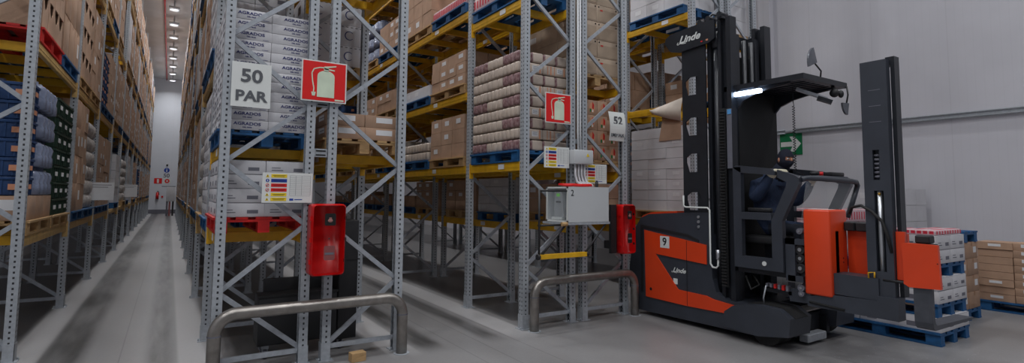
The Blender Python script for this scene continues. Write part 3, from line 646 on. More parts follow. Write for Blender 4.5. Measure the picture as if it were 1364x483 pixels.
goods('print', 9.2, 4.55, .001, 2, 2, 7, .4, .4, .2, 'printed stack behind windscreen', -1)
# ---------------------------------------------------------------- place the goods: nearest ones one by one, the rest of a kind as one object
def gmesh(kind, dim):
    key = (kind, dim)
    if key not in GM:
        k, mm = KINDS[kind][0](*dim); GM[key] = k.mesh(KINDS[kind][1], mm)
    return GM[key]
byname = {}
for it in sorted(ITEMS, key=lambda a: -a[0]): byname.setdefault(KINDS[it[1]][1], []).append(it)
KGRP = {'carton': 'cartons stacked on pallets', 'roll_pack': 'roll packs on the jar pallet', 'carton_tray': 'arched kraft trays in the left rack'}
for nm, its in byname.items():
    seen = set()
    for it in its[:298]:
        _, kind, dim, loc, rz, lab, where = it
        o = bpy.data.objects.new(nm, gmesh(kind, dim)); C.objects.link(o); o.location = loc; o.rotation_euler.z = rz
        tag(o, lab, KINDS[kind][3], KGRP.get(nm, nm.replace('_', ' ')+'s on pallets'))
    rest = its[298:]
    if rest:
        k = MB(); mats = []
        for _, kind, dim, loc, rz, lab, where in rest:
            bmn = KINDS[kind][0](*dim)[1][0]
            if bmn not in mats: mats.append(bmn)
            if LAB not in mats: mats.append(LAB)
            w, d, h = dim; x, y, z = loc
            if kind == 'sack': k.ball((x, y, z+h/2), (w*.56, d*.56, h*.56), 8, 6, mats.index(bmn))
            else:
                k.box(x-w/2, x+w/2, y-d/2, y+d/2, z, z+h-.004, mats.index(bmn))
                if random.random() < .4: k.box(x-w/2-.002, x+w/2+.002, y-.07, y+.07, z+h*.4, z+h*.75, mats.index(LAB))
        o = k.build(nm, mats); tag(o, f'the many small {nm.replace("_"," ")}s stacked deep in the racks beyond the near bays', KINDS[its[0][1]][3], None, 'stuff')
# ---------------------------------------------------------------- barriers, signs, boxes at the rack ends
def barrier(x0, x1, y, h, label):
    t = thing('barrier', label, 'barrier', ((x0+x1)/2, y, 0), 'tubular steel barriers'); r = .054; R_ = .17
    k = MB(); p = [(x0, y, .0), (x0, y, h-r-R_)]
    p += [(x0+R_-R_*math.cos(math.radians(a)), y, h-r-R_+R_*math.sin(math.radians(a))) for a in range(10, 90, 10)]
    p += [(x0+R_, y, h-r), (x1-R_, y, h-r)]+[(x1-R_+R_*math.sin(math.radians(a)), y, h-r-R_+R_*math.cos(math.radians(a))) for a in range(10, 90, 10)]+[(x1, y, h-r-R_), (x1, y, 0)]
    k.tube(p, r, 20); k.build('bent_pipe', STEEL, t)
    for x in (x0, x1):
        k = MB(); k.tube([(x, y, h-r-R_-.006), (x, y, h-r-R_+.006)], r+.002, 20, 0, False); k.build('weld_seam', GREYP, t)
        k = MB(); k.cyl((x, y, 0), (x, y, .006), r+.025, 20); k.build('floor_collar', GALV, t)
barrier(.37, 2.03, 5.18, .61, 'bent steel pipe barrier in front of the red case and black cart')
barrier(3.66, 5.30, 5.18, .62, 'bent steel pipe barrier beneath the white cabinet, next to the truck')
RX = (1, 0, 0); UZ = (0, 0, 1)
def ext_icon(k, cx, cz, s, y, mi):
    yb = y-.002
    body = [(cx-.17*s, cz-.42*s), (cx+.27*s, cz-.42*s), (cx+.27*s, cz+.14*s)]+[(cx+.05*s+.22*s*math.cos(math.radians(a)), cz+.14*s+.15*s*math.sin(math.radians(a))) for a in range(20, 180, 20)]+[(cx-.17*s, cz+.14*s)]
    k.prism(body, 'y', yb, y, mi)
    k.prism([(cx-.01*s, cz+.27*s), (cx+.11*s, cz+.27*s), (cx+.11*s, cz+.36*s), (cx-.01*s, cz+.36*s)], 'y', yb, y, mi)
    k.prism([(cx-.02*s, cz+.34*s), (cx+.30*s, cz+.42*s), (cx+.31*s, cz+.45*s), (cx-.0*s, cz+.40*s)], 'y', yb, y, mi)
    k.prism([(cx+.0*s, cz+.32*s), (cx+.27*s, cz+.30*s), (cx+.27*s, cz+.33*s), (cx+.0*s, cz+.36*s)], 'y', yb, y, mi)
    path = [(cx+.02*s, cz+.37*s), (cx-.12*s, cz+.36*s), (cx-.26*s, cz+.31*s), (cx-.31*s, cz+.2*s), (cx-.29*s, cz+.0*s), (cx-.25*s, cz-.2*s), (cx-.26*s, cz-.34*s)]
    for (a, b), (c, d) in zip(path, path[1:]): k.bar((a, y-.001, b), (c, y-.001, d), .028*s, .002, mi, upv=(0, 1, 0))
    k.prism([(cx-.31*s, cz-.30*s), (cx-.20*s, cz-.30*s), (cx-.22*s, cz-.40*s), (cx-.29*s, cz-.40*s)], 'y', yb, y, mi)
def ext_sign(x0, x1, z0, z1, y, label):
    t = thing('fire_extinguisher_sign', label, 'sign', ((x0+x1)/2, y, z0), 'red extinguisher signs')
    k = MB(); k.box(x0, x1, y, y+.004, z0, z1); k.build('sign_plate', SWH, t)
    k = MB(); k.box(x0+.012, x1-.012, y-.002, y, z0+.012, z1-.012); k.build('red_field', REDS, t)
    k = MB(); ext_icon(k, (x0+x1)/2-.005, (z0+z1)/2, (z1-z0)*.92, y-.002, 0)
    k.box(x1-.11, x1-.025, y-.0035, y-.002, z0+.018, z0+.034); k.build('extinguisher_symbol', mat('photoluminescent_white', (.82, .87, .78), .5), t)
ext_sign(1.0, 1.425, 2.47, 2.87, 5.27, 'large red extinguisher sign above the red case, beside the navy-lettered cartons')
ext_sign(3.87, 4.28, 2.49, 2.87, 5.27, 'smaller red extinguisher sign on the rack above the white cabinet')
def numsign(x0, x1, z0, z1, y, lines, label, m=SWH, bend=0):
    t = thing('location_sign', label, 'sign', ((x0+x1)/2, y, z0))
    k = MB(); n = 10; hh = z1-z0
    def yy(q): return y-bend*math.sin(q*PI)
    vs = []
    for i in range(n+1):
        q = i/n; vs += [(x0+bend*.5*(1-q), yy(q), z0+hh*q), (x1-bend*.2*(1-q), yy(q)*1.0, z0+hh*q), (x0+bend*.5*(1-q), yy(q)+.003, z0+hh*q), (x1-bend*.2*(1-q), yy(q)+.003, z0+hh*q)]
    fs = []
    for i in range(n):
        a, b = 4*i, 4*i+4; fs += [(a, a+1, b+1, b), (a+2, b+2, b+3, a+3), (a, b, b+2, a+2), (a+1, a+3, b+3, b+1)]
    k.add(vs, fs+[(0, 2, 3, 1), (4*n, 4*n+1, 4*n+3, 4*n+2)]); k.build('sheet', m, t)
    k = MB()
    for s, sz, q in lines: k.text(s, sz, ((x0+x1)/2+bend*.2, yy(q)-.003, z0+hh*q), mi=0, bold=.0045*min(1, sz/.12)**2, squeeze=1.12)
    k.build('lettering', SGRY, t)
numsign(.415, .74, 2.36, 2.765, 5.285, [('50', .165, .69), ('PAR', .13, .24)], 'white location sign with large grey 50 and PAR lettering, left front upright')
numsign(4.93, 5.225, 2.33, 2.725, 5.28, [('52', .15, .68), ('IMPAR', .078, .2)], 'curled white location sign reading 52 IMPAR, right front upright', bend=.03)
def board(x0, x1, z0, z1, y, label):
    t = thing('safety_notice_board', label, 'sign', ((x0+x1)/2, y, z0), 'safety notice boards with colour rows')
    k = MB(); k.box(x0, x1, y, y+.005, z0, z1); k.build('panel', SWH, t)
    cols = [0, 1, 2, 2, 0, 0]; k = MB(); w = x1-x0; h = (z1-z0)*.93/6
    for i, c in enumerate(cols):
        zt = z1-(z1-z0)*.04-h*i; k.box(x0+w*.17, x0+w*.48, y-.0015, y, zt-h*.8, zt-h*.08, c)
        k.box(x0+w*.2, x0+w*.45, y-.002, y-.0015, zt-h*.38, zt-h*.3, 3); k.box(x0+w*.22, x0+w*.43, y-.002, y-.0015, zt-h*.6, zt-h*.52, 3)
        cx, cz = x0+w*.1, zt-h*.45; r = h*.36
        if c == 0: k.prism([(cx-r, cz-r*.8), (cx+r, cz-r*.8), (cx, cz+r)], 'y', y-.0015, y, 0); k.box(cx-.003, cx+.003, y-.002, y-.0015, cz-r*.5, cz+r*.4, 3)
        elif c == 1: k.prism(arc(cx, cz, r, 0, 345, 14), 'y', y-.0015, y, 1); k.box(cx-.003, cx+.003, y-.002, y-.0015, cz-r*.6, cz+r*.6, 4)
        else: k.prism(arc(cx, cz, r, 0, 345, 14), 'y', y-.0015, y, 2); k.prism(arc(cx, cz, r*.68, 0, 345, 14), 'y', y-.002, y-.0015, 4); k.bar((cx-r*.5, y-.0025, cz-r*.5), (cx+r*.5, y-.0025, cz+r*.5), .005, .001, 3, upv=(0, 1, 0))
    k.build('coloured_rows', [SYEL, SBLU, REDS, SBLK, SWH], t)
    k = MB()
    for i in range(11): zz = z1-(z1-z0)*(.09+.068*i); k.box(x0+w*.54, x1-w*.04, y-.001, y, zz-.0008, zz+.0008)
    for q in (.54, .66, .78, .96): xx = x0+w*q; k.box(xx-.0008, xx+.0008, y-.001, y, z0+(z1-z0)*.25, z1-(z1-z0)*.09)
    k.box(x0+w*.54, x0+w*.62, y-.001, y, z0+(z1-z0)*.07, z0+(z1-z0)*.14, 1); k.box(x0+w*.64, x0+w*.8, y-.001, y, z0+(z1-z0)*.09, z0+(z1-z0)*.12, 1)
    k.build('printed_table', [GREYP, SBLU], t)
board(.70, 1.135, 1.50, 1.775, 5.27, 'safety notice board with yellow, blue and red rows left of the red case')
board(3.85, 4.24, 1.93, 2.19, 5.26, 'safety notice board with colour rows left of the grey junction box')
board(4.47, 4.86, 1.745, 1.995, 5.24, 'safety notice board with colour rows lower right of the junction box')
# junction box with conduits
t = thing('junction_box', 'light grey junction box with yellow warning triangle, conduits leading to the cabinet', 'junction box', (4.43, 5.26, 1.98))
k = MB(); k.rbox(4.25, 4.56, 5.16, 5.30, 1.985, 2.165, .01, 2); k.build('housing', GREY, t)
k = MB(); k.prism([(4.44, 2.08), (4.49, 2.08), (4.465, 2.125)], 'y', 5.157, 5.1598); k.build('warning_triangle', SYEL, t)
for i in range(4):
    k = MB(); x = 4.31+.05*i; k.tube([(x, 5.22, 1.985), (x, 5.22, 1.85), (x+.01, 5.20, 1.76), (x+.07, 5.16, 1.72), (x+.07, 5.14, 1.695)], .016, 8); k.build('conduit', WHT, t)
for x in (4.40, 4.44):
    k = MB(); k.tube([(x, 5.27, 2.165), (x, 5.28, 2.4), (x, 5.28, 4.3)], .013, 8); k.build('conduit', GREY, t)
# cabinet
t = thing('control_cabinet', 'white wall cabinet numbered two with glazed left side, on a bracket above the right barrier', 'cabinet', (4.21, 5.07, 1.26))
k = MB(); x0, x1, y0, y1, z0, z1 = 3.9, 4.53, 4.85, 5.27, 1.275, 1.69; e = .018
k.box(x0, x1, y0, y0+e, z0, z1); k.box(x0, x1, y1-e, y1, z0, z1); k.box(x1-e, x1, y0+e, y1-e, z0, z1); k.box(x0, x1-e, y0+e, y1-e, z1-e, z1); k.box(x0, x1-e, y0+e, y1-e, z0, z0+e)
k.build('cabinet_shell', GREY, t)
k = MB(); k.box(x0+.28, x0+.285, y0+e, y1-e, z0+e, z1-e); k.build('inner_panel', SBLK, t)
k = MB(); k.text('2', .10, (x0+.06, y0-.0015, z1-.075), mi=0, bold=.0004, squeeze=.95); k.build('number_lettering', SBLK, t)
k = MB(); k.box(x0-.004, x0-.001, y0+.005, y1-.005, z0+.005, z1-.005); k.build('glass_door', GLASS, t)
k = MB()
for a in ((x0-.01, x0-.004, y0, y0+.025, z0, z1), (x0-.01, x0-.004, y1-.025, y1, z0, z1), (x0-.01, x0-.004, y0, y1, z1-.02, z1), (x0-.01, x0-.004, y0, y1, z0, z0+.02)): k.box(*a)
k.build('door_frame', SWH, t)
d = None
k = MB(); k.prism([(4.98, 1.33), (5.17, 1.33), (5.15, 1.60), (5.13, 1.635), (5.03, 1.635), (5.0, 1.6)], 'x', x0+.03, x0+.2); d = k.build('terminal', mat('device_grey', (.62, .63, .64), .5), t)
k = MB(); k.box(x0+.027, x0+.03, 5.05, 5.11, 1.575, 1.61); k.build('green_display', mat('green_display', (.45, .85, .2), .4, emit=(.4, .9, .15), estr=.25), d)
k = MB(); k.box(x0+.026, x0+.03, 5.03, 5.12, 1.50, 1.52); k.build('card_slot', SBLK, d)
k = MB(); k.box(x0+.02, x0+.06, 5.0, 5.2, 1.30, 1.33); k.build('paper_tray', SWH, t)
k = MB(); k.box(3.86, 4.55, 4.85, 5.30, 1.245, 1.272); k.build('shelf', GALV, t)
k = MB(); k.cyl((3.8, 4.85, 1.258), (3.88, 4.85, 1.258), .024, 14); k.build('roller_end', WOOD, t)
k = MB(); k.bar((3.47, 4.83, .905), (4.15, 4.83, .905), .045, .05); k.build('yellow_bar', YEL, t)
for a, b in (((3.5, 4.83, .92), (3.88, 4.87, 1.25)), ((4.14, 4.83, .92), (4.5, 4.87, 1.25)), ((3.47, 4.83, .9), (3.47, 4.83, 1.66)), ((3.47, 4.83, 1.64), (3.9, 4.87, 1.64)), ((3.47, 4.85, 1.25), (3.87, 4.87, 1.25))):
    k = MB(); k.tube([a, b], .012, 8); k.build('support_arm', BLK, t)
for x in (3.46, 4.16):
    k = MB(); k.cyl((x-.015, 4.83, .905), (x+.015, 4.83, .905), .033, 12); k.build('end_cap', BLK, t)
k = MB(); k.tube([(3.95, 5.1, 1.72), (4.02, 5.0, 1.712), (4.1, 5.0, 1.715), (4.2, 5.02, 1.71), (4.36, 4.98, 1.715), (4.44, 5.06, 1.71)], [.012, .02, .018, .02, .017, .012], 8)
tag(k.build('red_cord', REDS), 'red cord bundle lying on top of the white cabinet', 'cord')
k = MB(); k.cyl((4.47, 5.0, 1.692), (4.47, 5.0, 1.76), .02, 12); k.cyl((4.47, 5.0, 1.76), (4.47, 5.0, 1.775), .012, 12)
tag(k.build('small_bottle', BLK), 'small black bottle on the right end of the white cabinet', 'bottle')
# extinguisher cases
def case(x0, x1, y0, y1, z0, z1, label, grp='red extinguisher cases'):
    t = thing('extinguisher_case', label, 'extinguisher case', ((x0+x1)/2, y1, z0), grp)
    w = x1-x0; k = MB(); poly = rrect(x0, x1, z0, z1, .035, 4); ins = rrect(x0+.012, x1-.012, z0+.012, z1-.012, .03, 4)
    n = len(poly); vs = [(a, y1, b) for a, b in poly]+[(a, y0+.03, b) for a, b in poly]+[(a, y0, b) for a, b in ins]
    fs = [tuple(range(n))]
    for q in (0, 1):
        for i in range(n): fs.append((q*n+i, q*n+(i+1) % n, (q+1)*n+(i+1) % n, (q+1)*n+i))
    k.add(vs, fs, 0, True)
    # front with two windows
    wx0, wx1 = x0+w*.36, x0+w*.68; H = z1-z0; w1 = (z0+H*.70, z0+H*.87); w2 = (z0+H*.22, z0+H*.42)
    a0, a1 = x0+.03, x1-.03
    k.build('case_body', REDB, t)
    for (q0, q1), nm, m in ((w1, 'upper_window', DARK), (w2, 'lower_window', mat('window_pink', (.55, .30, .30), .3) if w > .26 else DARK)):
        k = MB(); k.prism(rrect(wx0, wx1, q0, q1, .015, 3), 'y', y0-.0025, y0-.0005); f = k.build(nm, m, t)
        k = MB()
        if nm == 'upper_window': k.ball(((wx0+wx1)/2, y0-.001, q0+.045), (.024, .006, .018)); k.box((wx0+wx1)/2-.012, (wx0+wx1)/2+.012, y0-.005, y0-.002, q0+.06, q0+.075)
        else: k.box(wx0+.01, wx1-.01, y0-.004, y0-.002, q0+.05, q0+.07)
        k.build('extinguisher_glimpse', mat('dull_pink', (.62, .42, .40), .5) if nm == 'upper_window' else GREYP, f)
    k = MB(); k.prism(arc((x0+x1)/2, z0+H*.52, .007, 0, 330, 8), 'y', y0-.004, y0-.0005); k.build('rivet', BLK, t)
    for zz in (z0+H*.2, z0+H*.5, z0+H*.8):
        k = MB(); k.box(x1-.001, x1+.012, y0+.03, y0+.06, zz-.015, zz+.015); k.build('latch', BLK, t)
        k = MB(); k.box(x0-.012, x0+.001, y0+.03, y0+.07, zz-.02, zz+.02); k.build('hinge', REDB, t)
case(1.105, 1.415, 5.08, 5.28, .83, 1.49, 'large red extinguisher case hung on the rack behind the left barrier')
case(4.97, 5.215, 5.06, 5.2, .83, 1.475, 'narrow red extinguisher case right of the white cabinet, black bracket on its left')
k = MB(); k.box(4.86, 4.955, 5.16, 5.2, .84, 1.47); k.box(4.86, 5.2, 5.2015, 5.295, .9, 1.0); k.box(4.86, 5.2, 5.2015, 5.295, 1.3, 1.4)
tag(k.build('mounting_bracket', BLK), 'black mounting bracket behind the narrow red case', 'bracket')
# black cart behind the barrier
t = thing('black_cart', 'black plastic cart with upright end panel on casters behind the left barrier', 'cart', (1.2, 5.65, 0))
k = MB(); k.rbox(.76, 1.50, 5.62, 5.9, .13, .60, .015, 2); b = k.build('low_bin', BLK, t)
k = MB(); k.box(.755, 1.505, 5.612, 5.619, .585, .61); k.build('rim', RUB, b)
k = MB(); k.rbox(.84, 1.52, 5.93, 5.97, .16, .72, .01, 2); k.build('rear_panel', BLK, t)
k = MB(); k.rbox(1.505, 1.70, 5.62, 5.97, .10, 1.31, .012, 2); b = k.build('tall_panel', BLK, t)
for zz in (.5, .9):
    k = MB(); k.box(1.50, 1.704, 5.614, 5.619, zz, zz+.012); k.build('seam', RUB, b)
for x, y in ((.84, 5.68), (.84, 5.9), (1.55, 5.68), (1.55, 5.9)):
    k = MB(); k.cyl((x-.015, y, .045), (x+.015, y, .045), .045, 14); c = k.build('caster', GREYP, t)
    k = MB(); k.box(x-.03, x+.03, y-.03, y+.03, .095, .13); k.box(x-.025, x-.018, y-.02, y+.02, .04, .1); k.box(x+.018, x+.025, y-.02, y+.02, .04, .1); k.build('caster_fork', GALV, c)
k = MB(); k.rbox(-.07, .07, -.045, .045, 0, .085, .004, 1); o = k.build('wood_block', WOOD, origin=(0, 0, 0)); o.location = (1.58, 5.16, 0); o.rotation_euler.z = .1
tag(o, 'orange-brown offcut wood block on the floor near the left barrier', 'wood block')
# hanging sheets on the left rack
for i, (y, z0, z1) in enumerate(((12.15, 1.42, 1.74), (20.45, 1.4, 1.78))):
    k = MB(); k.box(-1.24, -.86, y-.003, y, z0, z1); k.box(-1.2, -.9, y-.004, y-.003, z1-.05, z1-.04, 1); k.box(-1.2, -.95, y-.004, y-.003, z1-.09, z1-.08, 1)
    tag(k.build('notice_sheet', [LAB, GREYP]), ['nearer', 'farther'][i]+' white notice sheet hung on a left rack upright in the long aisle', 'notice', 'notice sheets in the long aisle')
# exit sign, end wall
t = thing('exit_sign', 'green exit sign with white arrow on the wall behind the driver', 'sign', (XR-.01, 6.1, 2.47))
yA, yB, zA, zB = 6.44, 5.97, 2.47, 2.93
k = MB(); k.box(XR-.015, XR-.001, yB, yA, zA, zB); k.build('green_plate', SGRN, t)
k = MB(); zc = (zA+zB)/2
k.prism([(yA-.02, zc-.05), (yA-.02, zc+.05), (yB+.2, zc+.05), (yB+.26, zc+.16), (yB+.16, zc+.16), (yB+.02, zc), (yB+.16, zc-.16), (yB+.26, zc-.16), (yB+.2, zc-.05)], 'x', XR-.0175, XR-.0152); k.build('arrow', SWH, t)
yw = YE-.002
t = thing('mandatory_sign', 'round blue sign with white figure high on the end wall', 'sign', (-.25, yw, 2.85))
k = MB(); k.prism(arc(-.25, 3.05, .17, 0, 350, 24), 'y', yw-.01, yw); k.build('blue_disc', SBLU, t)
k = MB(); k.box(-.28, -.22, yw-.012, yw-.01, 2.94, 3.1); k.prism(arc(-.25, 3.15, .03, 0, 330, 10), 'y', yw-.012, yw-.01); k.build('white_figure', SWH, t)
k = MB(); k.ball((-.25, yw-.03, 3.42), (.06, .03, .06)); tag(k.build('wall_sensor', SBLK), 'small dark sensor on the end wall above the round blue sign', 'sensor')
k = MB(); k.text('50', .38, (-.25, yw-.003, 2.66), bold=.008); tag(k.build('painted_number', SGRY), 'grey number 50 on the end wall under the blue sign', 'number')
t = thing('extinguisher_sign', 'small square red and white sign on the end wall, left one', 'sign', (-.74, yw, 2.1))
k = MB(); k.box(-.97, -.5, yw-.01, yw, 2.1, 2.48); k.build('plate', REDS, t); k = MB(); k.box(-.8, -.68, yw-.012, yw-.01, 2.14, 2.42); k.build('symbol', SWH, t)
t = thing('alarm_sign', 'small white sign with red round symbol on the end wall, right one', 'sign', (-.2, yw, 2.1))
k = MB(); k.box(-.44, .03, yw-.01, yw, 2.1, 2.48); k.build('plate', SWH, t); k = MB(); k.prism(arc(-.2, 2.29, .15, 0, 350, 20), 'y', yw-.012, yw-.01); k.build('red_ring', REDS, t); k = MB(); k.prism(arc(-.2, 2.29, .06, 0, 350, 12), 'y', yw-.014, yw-.012); k.build('centre_dot', SWH, t)
t = thing('fire_extinguisher', 'small red fire extinguisher hung on the far end wall', 'fire extinguisher', (-.73, yw-.1, 1.0))
k = MB(); k.cyl((-.73, yw-.1, 1.02), (-.73, yw-.1, 1.42), .09, 14); k.ball((-.73, yw-.1, 1.42), .09, 12, 6); k.build('cylinder', REDB, t); k = MB(); k.tube([(-.73, yw-.1, 1.5), (-.73, yw-.1, 1.58), (-.66, yw-.14, 1.55), (-.62, yw-.14, 1.3)], .02, 6); k.build('hose', BLK, t)
k = MB(); k.box(-.49, -.38, yw-.05, yw, 1.12, 1.24); tag(k.build('alarm_button', REDB), 'tiny red alarm button right of the far extinguisher', 'alarm button')
t = thing('white_unit', 'white boxy unit on dark posts at the far right end of the long aisle', 'cabinet', (.25, 41, 0))
k = MB(); k.rbox(-.18, .3, 40.6, 41.3, .92, 1.85, .02, 2); k.build('unit_body', WHT, t)
for x, m in ((-.12, GREYP), (.02, mat('dull_red_post', (.6, .35, .35), .6)), (.2, BLK)):
    k = MB(); k.box(x-.05, x+.05, 40.65, 40.78, 0, .92); k.build('post', m, t)
k = MB(); k.box(-.45, .3, 40.7, 40.8, 1.86, 1.9); k.build('arm', SBLK, t)
# sheets hanging from the truck rack
k = MB(); n = 8; vs = []; fs = []
for i in range(n+1):
    q = i/n; yy = 6.28-.66*q; zt = 3.05+.12*q; zb = zt-(.02+.36*q**.8); bx = 6.84-.05*math.sin(q*PI)
    for dx in (0, .004): vs += [(6.86+dx, yy, zt), (bx-.03+dx, yy, (zt+zb)/2), (bx-.01+dx, yy+.02, zb)]
for i in range(n):
    a, b = 6*i, 6*i+6; fs += [(a, a+1, b+1, b), (a+1, a+2, b+2, b+1), (a+3, b+3, b+4, a+4), (a+4, b+4, b+5, a+5), (a+2, a+5, b+5, b+2)]
k.add(vs, fs, 0, True); tag(k.build('plastic_sheet', mat('cream_sheet', (.84, .79, .74), .5)), 'cream sheet hanging over the yellow beam left of the truck mast', 'sheet')
k = MB(); k.prism([(6.12, 2.50), (5.66, 2.50), (5.66, 2.86), (6.04, 2.84)], 'x', 6.855, 6.86); k.prism([(6.04, 2.84), (5.66, 2.86), (5.66, 2.98), (6.04, 2.96)], 'x', 6.845, 6.85); tag(k.build('cardboard_flap', KRAFT), 'kraft cardboard flap above the white cartons left of the mast', 'cardboard')
# ---------------------------------------------------------------- turret truck
T = thing('turret_truck', 'orange and charcoal high rack turret truck with raised driver cab, numbered nine', 'forklift truck', (6.05, 4.0, 0))
XS = 5.45; XE = 6.65
def P(name, m, label=None, parent=None):
    def f(k):
        o = k.build(name, m, parent or T)
        if label: o['label'] = label
        return o
    return f
k = MB(); k.prism([(5.30, .05), (5.42, .35), (5.42, .6), (5.34, 1.1), (5.2, 1.29), (5.06, 1.345), (4.49, 1.385), (4.1, 1.40), (4.07, .62), (4.02, .47), (3.9, .40), (3.6, .38), (3.6, .08)], 'x', XS, XE)
body = P('chassis', TBLK)(k)
k = MB(); k.prism([(5.43, .5), (5.445, .62), (5.365, 1.115), (5.215, 1.315), (5.06, 1.37), (4.62, 1.40), (4.62, 1.37), (5.05, 1.34), (5.19, 1.28), (5.33, 1.09), (5.41, .6)], 'x', XS+.05, XE-.05); P('rear_hood_edge', ORG, 'orange hood edge')(k)
k = MB(); k.prism([(5.11, .25), (5.13, 1.13), (4.14, 1.01), (4.14, .78), (4.94, .83), (4.57, .42), (4.15, .41), (4.05, .385), (3.74, .36), (3.86, .255), (4.45, .24)], 'x', XS-.012, XS-.0005); sp = P('side_panel', ORG, 'orange side panel')(k)
k = MB(); k.box(XS-.0135, XS-.0125, 4.427, 4.433, .245, 1.04); k.build('panel_joint', DARK, sp)
k = MB(); k.prism(arc(5.02, .36, .02, 0, 340, 12), 'x', XS-.0145, XS-.0125); k.build('round_plug', DARK, sp)
k = MB(); k.prism([(5.16, .3), (5.2, .3), (5.2, 1.2), (4.42, 1.12), (4.25, 1.06), (4.25, 1.03), (4.42, 1.09), (5.16, 1.16)], 'x', XS-.008, XS-.0005); P('panel_surround', BLK)(k)
LF = (0, -1, 0)
k = MB(); k.box(XS-.0155, XS-.0128, 4.70, 4.85, .92, 1.07); npl = P('number_plate', SWH, 'white plate with black 9')(k)
k = MB(); k.text('9', .14, (XS-.0165, 4.775, .995), LF, UZ, mi=0, bold=.003); k.build('number_lettering', SBLK, npl)
def logo(x, yc, zc, s, parent):       # script style maker's lettering with swash on the first letter
    k = MB(); k.text('Linde', s*1.05, (x, yc, zc), LF, UZ, mi=0, bold=.003*s/.1, shear=.4, squeeze=1.15)
    pts = [(-1.75, -.18), (-1.9, -.26), (-1.95, -.36), (-1.8, -.42), (-1.5, -.34), (-1.2, -.38), (-.9, -.42), (-.5, -.42)]
    for (a, b), (c, d) in zip(pts, pts[1:]):
        k.bar((x, yc-a*s*.8, zc+b*s), (x, yc-c*s*.8, zc+d*s), .075*s, .001, 0, upv=(1, 0, 0))
    return k.build('maker_lettering', SWH, parent)
logo(XS-.003, 4.56, .655, .075, T)
k = MB(); k.box(XS-.003, XS-.0005, 4.585, 4.65, .48, .55); P('small_plate', SWH, 'small white plate')(k)
for z in (1.34, 1.28, 1.22):
    k = MB(); k.cyl((XS-.012, 4.25, z), (XS, 4.25, z), .018, 12); P('silver_knob', CHR, 'silver knob')(k)
k = MB(); k.tube([(XS-.03, 4.45, 1.60), (XS-.03, 4.45, 1.47), (XS-.03, 4.42, 1.455), (XS-.03, 4.10, 1.455), (XS-.03, 4.07, 1.43), (XS-.03, 4.07, .80), (XS-.03, 4.04, .76), (XS-.03, 3.99, .76), (XS-.03, 3.965, .79), (XS-.03, 3.965, .90)], .011, 8); P('white_pipe', SWH, 'thin white bent pipe')(k)
k = MB(); k.cyl((XS-.03, 3.965, .86), (XS-.03, 3.965, .97), .022, 10); P('pipe_coupling', CHR)(k)
# wheel arms
for x0, x1 in ((5.38, 5.78), (6.32, 6.72)):
    k = MB(); k.prism([(3.86, .12), (3.89, .2), (3.87, .29), (3.76, .37), (3.62, .41), (3.44, .435), (3.22, .425), (3.1, .35), (3.12, .16), (3.47, .10), (3.65, .105)], 'x', x0, x1); g = P('wheel_cover', TBLK)(k)
    k = MB(); k.prism([(3.62, .415), (3.44, .44), (3.22, .43), (3.09, .352), (3.092, .345), (3.22, .42), (3.44, .43), (3.62, .405)], 'x', x0+.08, x1-.08); k.build('top_tread', RUB, g)
    k = MB(); k.cyl((x0+.08, 3.42, .165), (x1-.06, 3.42, .165), .165, 28); wv = P('load_wheel', RUB)(k)
    k = MB(); k.cyl((x0+.07, 3.42, .165), (x0+.085, 3.42, .165), .06, 16); k.build('hub', CHR, wv)
k = MB(); k.box(5.78, 6.32, 3.28, 3.75, .07, .30); k.box(5.78, 6.5, 3.36, 3.5, .05, .2); k.box(6.28, 6.34, 3.2, 3.4, .08, .26); P('front_frame', TBLK2)(k)
k = MB(); k.rbox(5.84, 6.22, 3.17, 3.275, .03, .115, .01, 1); P('steel_block', GALV, 'scuffed steel block')(k)
k = MB(); k.bar((5.9, 3.35, .33), (6.3, 3.3, .36), .16, .015); P('dirty_plate', STEEL)(k)
# main mast
def mast_side(x0, x1, near):
    k = MB(); zt = 3.66
    k.box(x0, x1, 3.80, 3.86, .18, zt+.08); k.box(x0, x1, 3.93, 3.975, .18, zt+.08); k.box((x0+x1)/2-.01, (x0+x1)/2+.01, 3.86, 3.93, .18, zt+.06); P('mast_rail', TBLK2)(k)
    k = MB(); k.cyl(((x0+x1)/2, 4.03, .3), ((x0+x1)/2, 4.03, 3.40), .042, 16); cc = P('lift_cylinder', TBLK2)(k)
    k = MB(); k.cyl(((x0+x1)/2, 4.03, 3.40), ((x0+x1)/2, 4.03, 3.60), .055, 16); k.cyl(((x0+x1)/2, 4.03, 3.60), ((x0+x1)/2, 4.03, 3.66), .035, 12); k.build('cylinder_head', TBLK2, cc)
    k = MB(); k.box(x0+.02, x1-.02, 4.09, 4.14, .3, 3.55); P('inner_channel', TBLK2)(k)
mast_side(5.50, 5.62, True); mast_side(6.20, 6.33, False)
k = MB(); Z0, Z1 = .9, 3.46; X0, X1 = 5.468, 5.488
k.box(X0, X1, 4.44, 4.485, Z0, Z1); k.box(X0, X1, 4.13, 4.225, Z0, Z1)
ws = [(1.42, 1.64), (1.89, 2.12), (2.35, 2.575), (2.86, 3.09)]; zc = Z0
k.box(5.50, 5.53, 4.225, 4.30, Z0, Z1)
for a, b in ws:
    k.box(X0, X1, 4.225, 4.44, zc, a); zc = b
    k.prism([(4.44, a), (4.44, a+(b-a)*.55), (4.40, a)], 'x', X0, X1); k.prism([(4.44, b), (4.44, b-(b-a)*.2), (4.37, b)], 'x', X0, X1); k.prism([(4.225, b), (4.225, b-.05), (4.26, b)], 'x', X0, X1)
k.box(X0, X1, 4.225, 4.44, zc, Z1); P('mast_side_plate', TBLK2)(k)
k = MB(); k.box(6.50, 6.52, 4.12, 4.40, .9, 3.4); P('mast_side_plate', TBLK2)(k)
